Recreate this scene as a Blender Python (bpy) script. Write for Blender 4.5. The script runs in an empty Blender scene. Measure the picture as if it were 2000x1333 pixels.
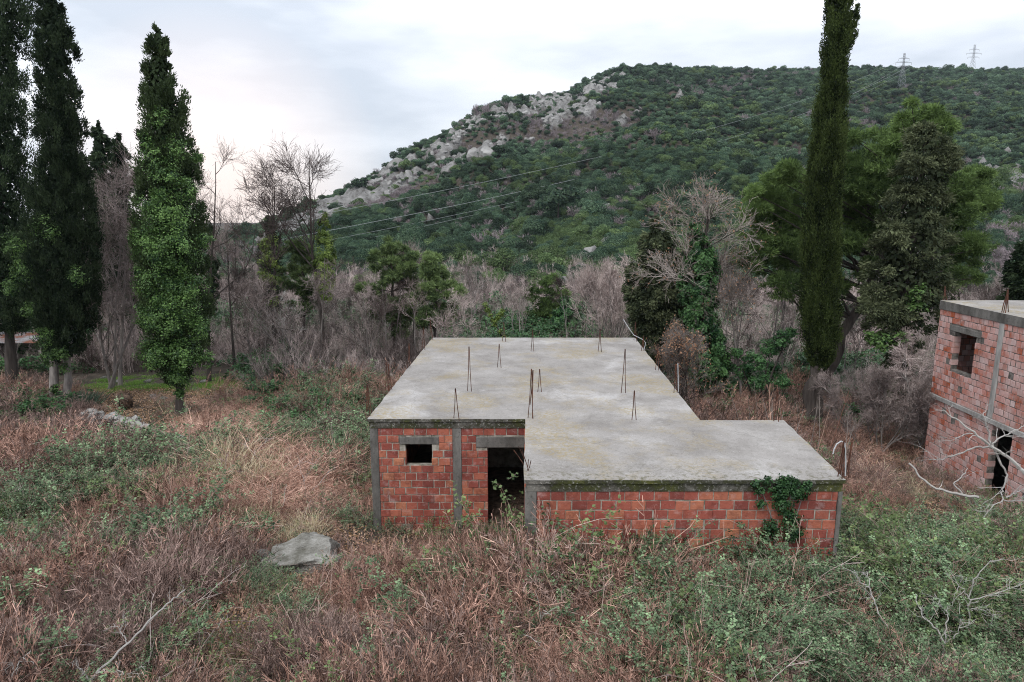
import bpy, bmesh, math, random
import numpy as np
from mathutils import Vector, Matrix
R = math.radians
scene = bpy.context.scene
col = scene.collection

# ------------------------------------------------------------------ camera
PITCH = R(10.8); CAMZ = 8.3; F = 1333.3; CX = 1000.0; CY = 666.5
cam_d = bpy.data.cameras.new('camera'); cam = bpy.data.objects.new('camera', cam_d); col.objects.link(cam)
cam_d.lens = 24.0; cam_d.sensor_width = 36.0; cam_d.clip_start = 0.1; cam_d.clip_end = 9000
cam.location = (0, 0, CAMZ); cam.rotation_euler = (R(90) - PITCH, 0, 0)
scene.camera = cam

# ------------------------------------------------------------------ world, sun, exposure
SUN_EL, SUN_AZ = R(52), R(205)          # azimuth clockwise from +Y: high, a little behind the camera
w = bpy.data.worlds.new('World'); scene.world = w; w.use_nodes = True
nt = w.node_tree; nt.nodes.clear()
def N(nt, typ, **kw):
    n = nt.nodes.new(typ)
    for k, v in kw.items():
        if k.startswith('i_'):
            key = k[2:]
            n.inputs[int(key) if key.isdigit() else key.replace('_', ' ')].default_value = v
        else: setattr(n, k, v)
    return n
def ramp(nt, stops, interp='LINEAR'):
    n = nt.nodes.new('ShaderNodeValToRGB'); n.color_ramp.interpolation = interp
    e = n.color_ramp.elements
    while len(e) < len(stops): e.new(0.5)
    for el, (p, c) in zip(e, stops): el.position = p; el.color = (*c, 1) if len(c) == 3 else c
    return n
L = nt.links.new
out = N(nt, 'ShaderNodeOutputWorld'); bg = N(nt, 'ShaderNodeBackground')
sky = N(nt, 'ShaderNodeTexSky', sky_type='NISHITA', sun_disc=False, sun_elevation=SUN_EL, sun_rotation=SUN_AZ)
skym = N(nt, 'ShaderNodeVectorMath', operation='SCALE'); skym.inputs['Scale'].default_value = 0.10
L(sky.outputs[0], skym.inputs[0])
tc = N(nt, 'ShaderNodeTexCoord'); sep = N(nt, 'ShaderNodeSeparateXYZ'); L(tc.outputs['Generated'], sep.inputs[0])
mp = N(nt, 'ShaderNodeMapping'); mp.inputs['Scale'].default_value = (1.5, 1.5, 5.5); mp.inputs['Location'].default_value = (0.7, 0.2, 0.35)
L(tc.outputs['Generated'], mp.inputs[0])
n1 = N(nt, 'ShaderNodeTexNoise', i_Scale=1.7, i_Detail=5, i_Roughness=0.5); L(mp.outputs[0], n1.inputs['Vector'])
cr = ramp(nt, [(0.36, (0.59, 0.64, 0.72)), (0.50, (0.80, 0.84, 0.91)), (0.62, (1.00, 1.02, 1.06))]); L(n1.outputs['Fac'], cr.inputs[0])
# warm break in the cloud low in the sky, towards the left
vd = N(nt, 'ShaderNodeVectorMath', operation='DISTANCE'); L(tc.outputs['Generated'], vd.inputs[0]); vd.inputs[1].default_value = (-0.38, 0.92, 0.03)
wm = N(nt, 'ShaderNodeMapRange', i_From_Min=0.04, i_From_Max=0.22, i_To_Min=0.9, i_To_Max=0.0); L(vd.outputs['Value'], wm.inputs['Value'])
mxw = N(nt, 'ShaderNodeMix', data_type='RGBA'); L(wm.outputs[0], mxw.inputs['Factor']); L(cr.outputs[0], mxw.inputs['A']); mxw.inputs['B'].default_value = (1.10, 0.93, 0.86, 1)
mxs = N(nt, 'ShaderNodeMix', data_type='RGBA'); mxs.inputs['Factor'].default_value = 0.90
L(skym.outputs[0], mxs.inputs['A']); L(mxw.outputs['Result'], mxs.inputs['B'])
zm = N(nt, 'ShaderNodeMapRange', i_From_Min=0.0, i_From_Max=1.0, i_To_Min=0.92, i_To_Max=1.9); L(sep.outputs['Z'], zm.inputs['Value'])   # an overcast sky is brightest overhead
L(mxs.outputs['Result'], bg.inputs[0]); L(zm.outputs[0], bg.inputs[1]); L(bg.outputs[0], out.inputs[0])
sd = bpy.data.lights.new('sun', 'SUN'); sun = bpy.data.objects.new('sun', sd); col.objects.link(sun)
sd.energy = 1.5; sd.angle = R(30); sd.color = (1.0, 0.97, 0.92)
sdir = Vector((math.sin(SUN_AZ) * math.cos(SUN_EL), math.cos(SUN_AZ) * math.cos(SUN_EL), math.sin(SUN_EL)))
sun.rotation_euler = sdir.to_track_quat('Z', 'Y').to_euler()
scene.view_settings.view_transform = 'Standard'; scene.view_settings.look = 'None'
scene.view_settings.exposure = 0.24; scene.view_settings.gamma = 1.0
scene.render.engine = 'CYCLES'
scene.cycles.max_bounces = 5; scene.cycles.diffuse_bounces = 2; scene.cycles.glossy_bounces = 2
scene.cycles.transmission_bounces = 3; scene.cycles.volume_bounces = 1; scene.cycles.use_denoising = True; scene.cycles.denoiser = 'OPENIMAGEDENOISE'; scene.cycles.denoising_input_passes = 'RGB_ALBEDO_NORMAL'; scene.cycles.denoising_prefilter = 'NONE'; scene.cycles.filter_width = 1.05
scene.cycles.sample_clamp_indirect = 6

# ------------------------------------------------------------------ picture <-> place measurements
sP, cP = math.sin(PITCH), math.cos(PITCH)
def ray(px, py):
    u = (px - CX) / F; v = (py - CY) / F
    return u, cP - v * sP, -sP - v * cP
def at(px, py, z):
    x, y, d = ray(px, py); t = (z - CAMZ) / d
    return Vector((x * t, y * t, z))
def atY(px, py, Y):
    x, y, d = ray(px, py); t = Y / y
    return Vector((x * t, Y, CAMZ + d * t))
def proj(X, Y, Z):
    dz = Z - CAMZ; dep = np.maximum(Y * cP - dz * sP, 0.1)
    return CX + F * X / dep, CY - F * (Y * sP + dz * cP) / dep

# ------------------------------------------------------------------ noise and terrain height
def vnoise(x, y, seed=0):
    x = np.asarray(x, float); y = np.asarray(y, float)
    xi = np.floor(x).astype(np.int64); yi = np.floor(y).astype(np.int64); fx = x - xi; fy = y - yi
    fx = fx * fx * (3 - 2 * fx); fy = fy * fy * (3 - 2 * fy)
    def h(a, b):
        n = (a * 374761393 + b * 668265263 + seed * 974634777) & 0x7fffffff
        n = ((n ^ (n >> 13)) * 1274126177) & 0x7fffffff
        return ((n ^ (n >> 16)) & 0xffff) / 65535.0
    return (h(xi, yi) * (1 - fx) + h(xi + 1, yi) * fx) * (1 - fy) + (h(xi, yi + 1) * (1 - fx) + h(xi + 1, yi + 1) * fx) * fy
def fbm(x, y, o=4, seed=0):
    s = 0; a = 1; t = 0
    for k in range(o):
        s = s + a * vnoise(x * 2 ** k + 17.3 * k, y * 2 ** k - 9.1 * k, seed + k); t += a; a *= 0.5
    return s / t
RIDGE = np.array([(-900, 474), (430, 476), (480, 460), (560, 424), (600, 408), (640, 393), (700, 360), (745, 336), (800, 300), (870, 266), (940, 220),
                  (1000, 202), (1060, 192), (1110, 186), (1130, 172), (1170, 153), (1220, 141), (1280, 138), (1400, 144), (1520, 141), (1700, 138),
                  (1850, 143), (2000, 143), (2300, 155), (3200, 260)], float)
ra_ = np.array([ray(p, q) for p, q in RIDGE]); RID_A = ra_[:, 0] / ra_[:, 1]; RID_E = ra_[:, 2] / ra_[:, 1]
RR_P = np.array([(-900, 260), (450, 270), (600, 300), (700, 340), (900, 430), (1100, 520), (1300, 620), (1500, 700), (3200, 700)], float)
RR_A = np.array([ray(p, 250)[0] / ray(p, 250)[1] for p in RR_P[:, 0]])
BLD = (-3.9, 17.0, 4.9, 28.6)
def H(X, Y):
    X = np.asarray(X, float); Y = np.asarray(Y, float)
    near = np.interp(Y, [-40, 5, 10, 12.6, 16, 22, 30, 45, 70, 110, 4000], [1.8, 1.5, 1.15, 0.95, 0.15, -0.4, -0.85, -1.8, -3.0, -4.2, -4.4])
    near = near + (fbm(X * 0.35, Y * 0.35, 3, 3) - 0.5) * 0.45 * np.clip((40 - Y) / 30, 0.2, 1)
    near = near - 0.5 * np.clip((X - 9) / 6, 0, 1) * np.clip((Y - 13) / 6, 0, 1)
    near = near - 0.40 * np.clip((0.3 - X) / 1.5, 0, 1) * np.clip((Y - 8) / 3, 0, 1) * np.clip((17 - Y) / 2, 0, 1) - 0.18 * np.clip((X - 4.5) / 2.5, 0, 1) * np.clip((Y - 5) / 4, 0, 1) * np.clip((15 - Y) / 2, 0, 1)
    inside = (X > -3.75) & (X < 4.95) & (Y > 17.1) & (Y < 28.5) | (X > 0.35) & (X < 6.2) & (Y > 13.0) & (Y < 17.3)
    inside |= (X > 15.6) & (X < 25) & (Y > 10) & (Y < 24.2)
    near = np.where(inside, np.where(X > 12, -1.6, -0.3), near)
    a = X / np.maximum(Y, 1); E = np.interp(a, RID_A, RID_E); Rr = np.interp(a, RR_A, RR_P[:, 1])
    zR = CAMZ + E * Rr; zB = -4.2; B = 112.0
    t = (Y - B) / (Rr - B); tt = np.clip(t, 0, 1)
    nz = (fbm(X * 0.018, Y * 0.018, 4, 11) - 0.5) * 30 * np.sin(math.pi * np.clip(tt, 0, 1)) ** 0.7
    nz = nz + (np.abs(fbm(X * 0.06, Y * 0.06, 3, 21) - 0.5)) * 9 * np.clip(tt * 4, 0, 1) * np.clip((1.05 - tt) * 5, 0, 1)
    nz = nz * np.clip((zR - zB) / 40, 0.05, 1)
    m = zB + (zR - zB) * (0.55 * tt + 0.45 * tt ** 1.5) + nz
    m = np.where(t > 1, zR - (Y - Rr) * 0.32 * np.clip((zR + 8) / 60, 0, 1), m)
    m = np.maximum(m, -14)
    return np.where(Y > B, m, near)
def Hs(x, y): return float(H(np.array([x]), np.array([y]))[0])
def gat(px, py):
    x, y, d = ray(px, py); t = 4.0
    while t < 900:
        if CAMZ + d * t <= Hs(x * t, y * t): break
        t *= 1.004
    return Vector((x * t, y * t, Hs(x * t, y * t)))

# ------------------------------------------------------------------ materials
def new_mat(name):
    m = bpy.data.materials.new(name); m.use_nodes = True
    t = m.node_tree; t.nodes.clear()
    o = N(t, 'ShaderNodeOutputMaterial'); b = N(t, 'ShaderNodeBsdfPrincipled'); t.links.new(b.outputs[0], o.inputs[0])
    return m, t, b, o
def leaf_mat(name, ca, cb, rough=0.55, trans=0.25, spec=0.3, rnd=0.25):
    m, t, b, o = new_mat(name)
    at_ = N(t, 'ShaderNodeAttribute', attribute_name='tint')
    mx = N(t, 'ShaderNodeMix', data_type='RGBA'); mx.inputs['A'].default_value = (*ca, 1); mx.inputs['B'].default_value = (*cb, 1)
    t.links.new(at_.outputs['Fac'], mx.inputs['Factor'])
    oi = N(t, 'ShaderNodeObjectInfo'); mr = N(t, 'ShaderNodeMapRange', i_To_Min=1 - rnd, i_To_Max=1 + rnd); t.links.new(oi.outputs['Random'], mr.inputs['Value'])
    sc = N(t, 'ShaderNodeVectorMath', operation='SCALE'); t.links.new(mx.outputs['Result'], sc.inputs[0]); t.links.new(mr.outputs[0], sc.inputs['Scale'])
    t.links.new(sc.outputs[0], b.inputs['Base Color']); b.inputs['Roughness'].default_value = rough; b.inputs['Specular IOR Level'].default_value = spec * 0.35
    if trans > 0:
        tr = N(t, 'ShaderNodeBsdfTranslucent'); t.links.new(sc.outputs[0], tr.inputs[0])
        ms = N(t, 'ShaderNodeMixShader'); ms.inputs[0].default_value = trans
        t.links.new(b.outputs[0], ms.inputs[1]); t.links.new(tr.outputs[0], ms.inputs[2]); t.links.new(ms.outputs[0], o.inputs[0])
    return m
def noise_mat(name, stops, scale=3.0, detail=8, rough=0.9, bump=0.3, bscale=None, spec=0.2, dist=0.02, vec=None, nrough=0.6):
    m, t, b, o = new_mat(name)
    g = N(t, 'ShaderNodeTexCoord'); n = N(t, 'ShaderNodeTexNoise', i_Scale=scale, i_Detail=detail, i_Roughness=nrough)
    src = g.outputs['Object']
    if vec:
        mpn = N(t, 'ShaderNodeMapping'); mpn.inputs['Scale'].default_value = vec; t.links.new(src, mpn.inputs[0]); src = mpn.outputs[0]
    t.links.new(src, n.inputs['Vector']); r = ramp(t, stops); t.links.new(n.outputs['Fac'], r.inputs[0]); t.links.new(r.outputs[0], b.inputs['Base Color'])
    b.inputs['Roughness'].default_value = rough; b.inputs['Specular IOR Level'].default_value = spec
    if bump:
        n2 = N(t, 'ShaderNodeTexNoise', i_Scale=bscale or scale * 4, i_Detail=6, i_Roughness=0.65); t.links.new(src, n2.inputs['Vector'])
        bp = N(t, 'ShaderNodeBump', i_Strength=bump, i_Distance=dist); t.links.new(n2.outputs['Fac'], bp.inputs['Height']); t.links.new(bp.outputs[0], b.inputs['Normal'])
    return m
M = {}
M['bark'] = noise_mat('bark', [(0.3, (0.025, 0.02, 0.018)), (0.7, (0.09, 0.076, 0.068))], 6, vec=(1, 1, 0.15), bump=0.8)
M['bark_grey'] = noise_mat('bark_grey', [(0.3, (0.10, 0.085, 0.08)), (0.7, (0.30, 0.27, 0.25))], 6, vec=(1, 1, 0.2), bump=0.8)
M['twig_dark'] = leaf_mat('twig_dark', (0.045, 0.035, 0.032), (0.11, 0.085, 0.08), 0.9, 0, 0.1)
M['twig'] = leaf_mat('twig', (0.13, 0.10, 0.092), (0.56, 0.47, 0.44), 0.9, 0, 0.1, 0.4)
M['twig_oak'] = leaf_mat('twig_oak', (0.14, 0.115, 0.10), (0.33, 0.29, 0.265), 0.9, 0, 0.1)
M['twig_pale'] = leaf_mat('twig_pale', (0.24, 0.225, 0.21), (0.44, 0.42, 0.395), 0.85, 0, 0.1, 0.1)
M['cyp_dark'] = leaf_mat('cyp_dark', (0.012, 0.024, 0.013), (0.075, 0.11, 0.055), 0.7)
M['cyp_mid'] = leaf_mat('cyp_mid', (0.02, 0.034, 0.014), (0.09, 0.13, 0.055), 0.7)
M['cyp_olive'] = leaf_mat('cyp_olive', (0.009, 0.017, 0.007), (0.10, 0.142, 0.042), 0.7)
M['cyp_grey'] = leaf_mat('cyp_grey', (0.024, 0.034, 0.018), (0.165, 0.19, 0.10), 0.7)
M['pine'] = leaf_mat('pine', (0.035, 0.065, 0.024), (0.20, 0.30, 0.095), 0.6)
M['pine_dark'] = leaf_mat('pine_dark', (0.04, 0.065, 0.03), (0.19, 0.26, 0.10), 0.6)
M['ivy'] = leaf_mat('ivy', (0.009, 0.03, 0.011), (0.15, 0.26, 0.075), 0.35, 0.2, 0.5)
M['ivy_dark'] = leaf_mat('ivy_dark', (0.012, 0.04, 0.016), (0.09, 0.19, 0.07), 0.35, 0.2, 0.5)
M['ivy_mid'] = leaf_mat('ivy_mid', (0.010, 0.034, 0.013), (0.09, 0.18, 0.062), 0.35, 0.2, 0.5)
M['ivy_yellow'] = leaf_mat('ivy_yellow', (0.06, 0.10, 0.02), (0.24, 0.32, 0.08), 0.4, 0.25, 0.4)
M['oak_leaf'] = leaf_mat('oak_leaf', (0.22, 0.11, 0.06), (0.46, 0.28, 0.18), 0.7, 0.3)
M['bramble'] = leaf_mat('bramble', (0.018, 0.042, 0.018), (0.26, 0.37, 0.20), 0.42, 0.2, 0.45, 0.35)
M['bramble_y'] = leaf_mat('bramble_y', (0.055, 0.09, 0.035), (0.22, 0.29, 0.12), 0.45, 0.25, 0.4)
M['cane'] = leaf_mat('cane', (0.22, 0.13, 0.11), (0.50, 0.40, 0.34), 0.8, 0)
M['heath'] = leaf_mat('heath', (0.07, 0.038, 0.028), (0.52, 0.325, 0.255), 0.9, 0.1, 0.1, 0.42)
M['heath_dark'] = leaf_mat('heath_dark', (0.05, 0.032, 0.028), (0.42, 0.30, 0.26), 0.9, 0.1, 0.1, 0.4)
M['red'] = leaf_mat('red', (0.24, 0.11, 0.08), (0.84, 0.58, 0.46), 0.85, 0.15, 0.1)
M['straw'] = leaf_mat('straw', (0.32, 0.25, 0.14), (0.90, 0.80, 0.57), 0.8, 0.25, 0.2)
M['grass'] = leaf_mat('grass', (0.07, 0.14, 0.025), (0.26, 0.42, 0.09), 0.55, 0.3, 0.3)
M['litter'] = leaf_mat('litter', (0.18, 0.10, 0.035), (0.52, 0.36, 0.26), 0.8, 0.2, 0.2)
M['broom'] = leaf_mat('broom', (0.035, 0.055, 0.04), (0.12, 0.17, 0.12), 0.7, 0.1, 0.2)
M['hill_a'] = leaf_mat('hill_a', (0.018, 0.040, 0.028), (0.115, 0.175, 0.10), 0.7, 0.15, 0.2, 0.6)
M['hill_b'] = leaf_mat('hill_b', (0.05, 0.085, 0.035), (0.19, 0.26, 0.11), 0.7, 0.15, 0.2, 0.35)
M['hill_c'] = leaf_mat('hill_c', (0.15, 0.125, 0.13), (0.34, 0.29, 0.30), 0.9, 0, 0.1, 0.2)
M['limestone'] = noise_mat('limestone', [(0.28, (0.12, 0.115, 0.11)), (0.44, (0.22, 0.214, 0.206)), (0.72, (0.40, 0.39, 0.378))], 0.35, 10, bump=0.9, bscale=0.9, dist=0.8, nrough=0.7)
M['stone'] = noise_mat('stone', [(0.28, (0.10, 0.095, 0.085)), (0.45, (0.27, 0.26, 0.245)), (0.62, (0.36, 0.35, 0.33)), (0.75, (0.50, 0.485, 0.46))], 3, 12, bump=1.0, bscale=7, dist=0.08, nrough=0.7)
M['boulder'] = noise_mat('boulder', [(0.30, (0.045, 0.045, 0.035)), (0.42, (0.13, 0.125, 0.105)), (0.55, (0.27, 0.262, 0.24)), (0.66, (0.38, 0.37, 0.345)), (0.76, (0.16, 0.16, 0.12))], 2.4, 14, bump=1.0, bscale=9, dist=0.10, nrough=0.75)
M['concrete_light'] = noise_mat('concrete_light', [(0.32, (0.15, 0.145, 0.135)), (0.5, (0.30, 0.29, 0.275)), (0.7, (0.44, 0.43, 0.41))], 2.0, 10, vec=(1, 1, 0.3), bump=0.6, bscale=20, nrough=0.7)
M['steel'] = noise_mat('steel', [(0, (0.18, 0.19, 0.21)), (1, (0.28, 0.29, 0.31))], 2, rough=0.5, bump=0)
M['cable'] = noise_mat('cable', [(0, (0.20, 0.215, 0.215)), (1, (0.28, 0.29, 0.29))], 1, rough=0.5, bump=0)
M['rust'] = noise_mat('rust', [(0.35, (0.035, 0.02, 0.016)), (0.65, (0.13, 0.055, 0.035))], 8, bump=0.2)
M['pvc'] = noise_mat('pvc', [(0.3, (0.36, 0.37, 0.38)), (0.7, (0.52, 0.53, 0.54))], 8, rough=0.5, bump=0)
M['mortar'] = noise_mat('mortar', [(0.35, (0.13, 0.12, 0.09)), (0.62, (0.40, 0.37, 0.32))], 6, bump=0.5)
M['mortar_dark'] = noise_mat('mortar_dark', [(0.35, (0.06, 0.055, 0.05)), (0.65, (0.22, 0.20, 0.18))], 6, bump=0.5)
M['sheet_rust'] = noise_mat('sheet_rust', [(0.42, (0.20, 0.085, 0.055)), (0.52, (0.22, 0.20, 0.20)), (0.62, (0.30, 0.30, 0.31))], 1.2, bump=0.3)
M['root'] = noise_mat('root', [(0.35, (0.03, 0.022, 0.018)), (0.65, (0.16, 0.11, 0.08))], 6, bump=0.8)

def concrete(name, top):
    m, t, b, o = new_mat(name); g = N(t, 'ShaderNodeTexCoord').outputs['Object']
    def nz(scale, det, ro=0.6, vec=None):
        s = g
        if vec:
            q = N(t, 'ShaderNodeMapping'); q.inputs['Scale'].default_value = vec; t.links.new(g, q.inputs[0]); s = q.outputs[0]
        n = N(t, 'ShaderNodeTexNoise', i_Scale=scale, i_Detail=det, i_Roughness=ro); t.links.new(s, n.inputs['Vector']); return n.outputs['Fac']
    def mix(fac, a, bb):
        n = N(t, 'ShaderNodeMix', data_type='RGBA'); t.links.new(fac, n.inputs['Factor'])
        for s, v in (('A', a), ('B', bb)):
            if isinstance(v, tuple): n.inputs[s].default_value = (*v, 1)
            else: t.links.new(v, n.inputs[s])
        return n.outputs['Result']
    def rg(src, lo, hi, mx=1.0):
        n = N(t, 'ShaderNodeMapRange', i_From_Min=lo, i_From_Max=hi, i_To_Max=mx); t.links.new(src, n.inputs['Value']); return n.outputs[0]
    if top:
        base = mix(rg(nz(0.8, 10, 0.72), 0.34, 0.66), (0.205, 0.19, 0.176), (0.338, 0.32, 0.303))
        base = mix(rg(nz(2.6, 10, 0.78), 0.54, 0.70, 0.45), base, (0.13, 0.12, 0.105)); base = mix(rg(nz(60, 4, 0.8), 0.54, 0.66, 0.6), base, (0.10, 0.09, 0.08))
        base = mix(rg(nz(0.45, 8, 0.7), 0.54, 0.68, 0.6), base, (0.47, 0.455, 0.445))
        vo = N(t, 'ShaderNodeTexVoronoi', feature='DISTANCE_TO_EDGE', i_Scale=0.42); dn = N(t, 'ShaderNodeTexNoise', i_Scale=2.5, i_Detail=6); t.links.new(g, dn.inputs['Vector'])
        va = N(t, 'ShaderNodeVectorMath', operation='MULTIPLY_ADD'); t.links.new(dn.outputs['Color'], va.inputs[0]); va.inputs[1].default_value = (0.45, 0.45, 0.0); t.links.new(g, va.inputs[2]); t.links.new(va.outputs[0], vo.inputs['Vector'])
        base = mix(rg(vo.outputs['Distance'], 0.006, 0.002, 0.22), base, (0.09, 0.085, 0.075))
        # yellow lichen in patches, stronger towards the front of the slab
        mul = N(t, 'ShaderNodeMath', operation='MULTIPLY'); t.links.new(rg(nz(0.6, 3), 0.48, 0.62), mul.inputs[0]); t.links.new(rg(nz(9, 6, 0.75), 0.42, 0.60, 0.75), mul.inputs[1])
        base = mix(mul.outputs[0], base, (0.27, 0.21, 0.095))
        base = mix(rg(nz(16, 5, 0.85), 0.54, 0.68, 0.75), base, (0.09, 0.08, 0.07))
        base = mix(rg(nz(24, 2, 0.8), 0.62, 0.74, 0.5), base, (0.62, 0.60, 0.58))
        # dark moss grown along the front edge of the annex roof
        sp = N(t, 'ShaderNodeSeparateXYZ'); t.links.new(g, sp.inputs[0])
        ed = rg(sp.outputs['Y'], 14.0, 12.9); mul2 = N(t, 'ShaderNodeMath', operation='MULTIPLY'); t.links.new(ed, mul2.inputs[0]); t.links.new(rg(nz(7, 6, 0.75), 0.50, 0.60, 0.8), mul2.inputs[1])
        base = mix(mul2.outputs[0], base, (0.075, 0.07, 0.025))
    else:
        base = mix(rg(nz(1.6, 8, 0.7, (1, 1, 0.35)), 0.35, 0.65), (0.06, 0.056, 0.05), (0.21, 0.20, 0.185))
        base = mix(rg(nz(14, 4, 0.7), 0.55, 0.68, 0.7), base, (0.06, 0.055, 0.05))
    t.links.new(base, b.inputs['Base Color']); b.inputs['Roughness'].default_value = 0.92; b.inputs['Specular IOR Level'].default_value = 0.2
    bp = N(t, 'ShaderNodeBump', i_Strength=0.6, i_Distance=0.02); t.links.new(nz(22, 8, 0.75), bp.inputs['Height']); t.links.new(bp.outputs[0], b.inputs['Normal'])
    return m
M['concrete_top'] = concrete('concrete_top', True); M['concrete'] = concrete('concrete', False)
def mossy():
    m, t, b, o = new_mat('mossy_concrete'); g = N(t, 'ShaderNodeTexCoord').outputs['Object']
    n = N(t, 'ShaderNodeTexNoise', i_Scale=1.3, i_Detail=8, i_Roughness=0.75); t.links.new(g, n.inputs['Vector'])
    r = ramp(t, [(0.36, (0.17, 0.16, 0.14)), (0.45, (0.075, 0.07, 0.058)), (0.50, (0.035, 0.035, 0.018)), (0.58, (0.045, 0.05, 0.012)), (0.66, (0.085, 0.085, 0.018))]); t.links.new(n.outputs['Fac'], r.inputs[0])
    n3 = N(t, 'ShaderNodeTexNoise', i_Scale=16, i_Detail=5, i_Roughness=0.7); t.links.new(g, n3.inputs['Vector'])
    mr = N(t, 'ShaderNodeMapRange', i_From_Min=0.56, i_From_Max=0.66, i_To_Max=0.7); t.links.new(n3.outputs['Fac'], mr.inputs['Value'])
    mx = N(t, 'ShaderNodeMix', data_type='RGBA'); t.links.new(mr.outputs[0], mx.inputs['Factor']); t.links.new(r.outputs[0], mx.inputs['A']); mx.inputs['B'].default_value = (0.36, 0.35, 0.32, 1)
    t.links.new(mx.outputs['Result'], b.inputs['Base Color']); b.inputs['Roughness'].default_value = 0.95
    bp = N(t, 'ShaderNodeBump', i_Strength=0.9, i_Distance=0.03); t.links.new(n3.outputs['Fac'], bp.inputs['Height']); t.links.new(bp.outputs[0], b.inputs['Normal'])
    return m
M['mossy'] = mossy()
def brick_mat(name, stops, white, wlo, whi, dark):
    m, t, b, o = new_mat(name); g = N(t, 'ShaderNodeTexCoord').outputs['Object']
    a = N(t, 'ShaderNodeAttribute', attribute_name='tint'); r = ramp(t, stops); t.links.new(a.outputs['Fac'], r.inputs[0]); cur = r.outputs[0]
    def layer(cur, scale, lo, hi, mxv, c, det=6):
        n = N(t, 'ShaderNodeTexNoise', i_Scale=scale, i_Detail=det, i_Roughness=0.7); t.links.new(g, n.inputs['Vector'])
        mr = N(t, 'ShaderNodeMapRange', i_From_Min=lo, i_From_Max=hi, i_To_Max=mxv); t.links.new(n.outputs['Fac'], mr.inputs['Value'])
        mx = N(t, 'ShaderNodeMix', data_type='RGBA'); t.links.new(mr.outputs[0], mx.inputs['Factor']); t.links.new(cur, mx.inputs['A']); mx.inputs['B'].default_value = (*c, 1); return mx.outputs['Result']
    cur = layer(cur, 2.2, 0.46, 0.68, 0.7, dark)
    cur = layer(cur, 9, 0.52, 0.70, 0.5, (dark[0] * 1.3, dark[1], dark[2]))
    cur = layer(cur, 1.1, wlo, whi, 0.75, white); cur = layer(cur, 5.0, 0.54, 0.70, 0.45, white, 9); cur = layer(cur, 0.7, 0.52, 0.72, 0.45, (dark[0] * 1.2, dark[1] * 1.1, dark[2]), 9)
    cur = layer(cur, 30, 0.60, 0.72, 0.5, white)
    t.links.new(cur, b.inputs['Base Color']); b.inputs['Roughness'].default_value = 0.85; b.inputs['Specular IOR Level'].default_value = 0.25
    # ribs of the hollow clay blocks
    sx = N(t, 'ShaderNodeSeparateXYZ'); t.links.new(g, sx.inputs[0]); ad = N(t, 'ShaderNodeMath', operation='ADD'); t.links.new(sx.outputs['X'], ad.inputs[0]); t.links.new(sx.outputs['Y'], ad.inputs[1])
    ml = N(t, 'ShaderNodeMath', operation='MULTIPLY'); t.links.new(ad.outputs[0], ml.inputs[0]); ml.inputs[1].default_value = 330.0
    sn = N(t, 'ShaderNodeMath', operation='SINE'); t.links.new(ml.outputs[0], sn.inputs[0])
    n2 = N(t, 'ShaderNodeTexNoise', i_Scale=30, i_Detail=5); t.links.new(g, n2.inputs['Vector'])
    ad2 = N(t, 'ShaderNodeMath', operation='MULTIPLY_ADD'); t.links.new(sn.outputs[0], ad2.inputs[0]); ad2.inputs[1].default_value = 0.25; t.links.new(n2.outputs['Fac'], ad2.inputs[2])
    bp = N(t, 'ShaderNodeBump', i_Strength=0.6, i_Distance=0.012); t.links.new(ad2.outputs[0], bp.inputs['Height']); t.links.new(bp.outputs[0], b.inputs['Normal'])
    return m
M['brick'] = brick_mat('brick', [(0, (0.20, 0.055, 0.045)), (0.25, (0.32, 0.085, 0.062)), (0.7, (0.42, 0.135, 0.085)), (0.92, (0.47, 0.19, 0.105)), (1, (0.48, 0.28, 0.25))], (0.52, 0.38, 0.36), 0.62, 0.75, (0.11, 0.03, 0.022))
M['brick_pale'] = brick_mat('brick_pale', [(0, (0.34, 0.08, 0.03)), (0.2, (0.44, 0.14, 0.09)), (0.45, (0.50, 0.24, 0.20)), (0.8, (0.56, 0.34, 0.31)), (1, (0.64, 0.50, 0.48))], (0.66, 0.52, 0.50), 0.43, 0.68, (0.16, 0.07, 0.05))

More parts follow.
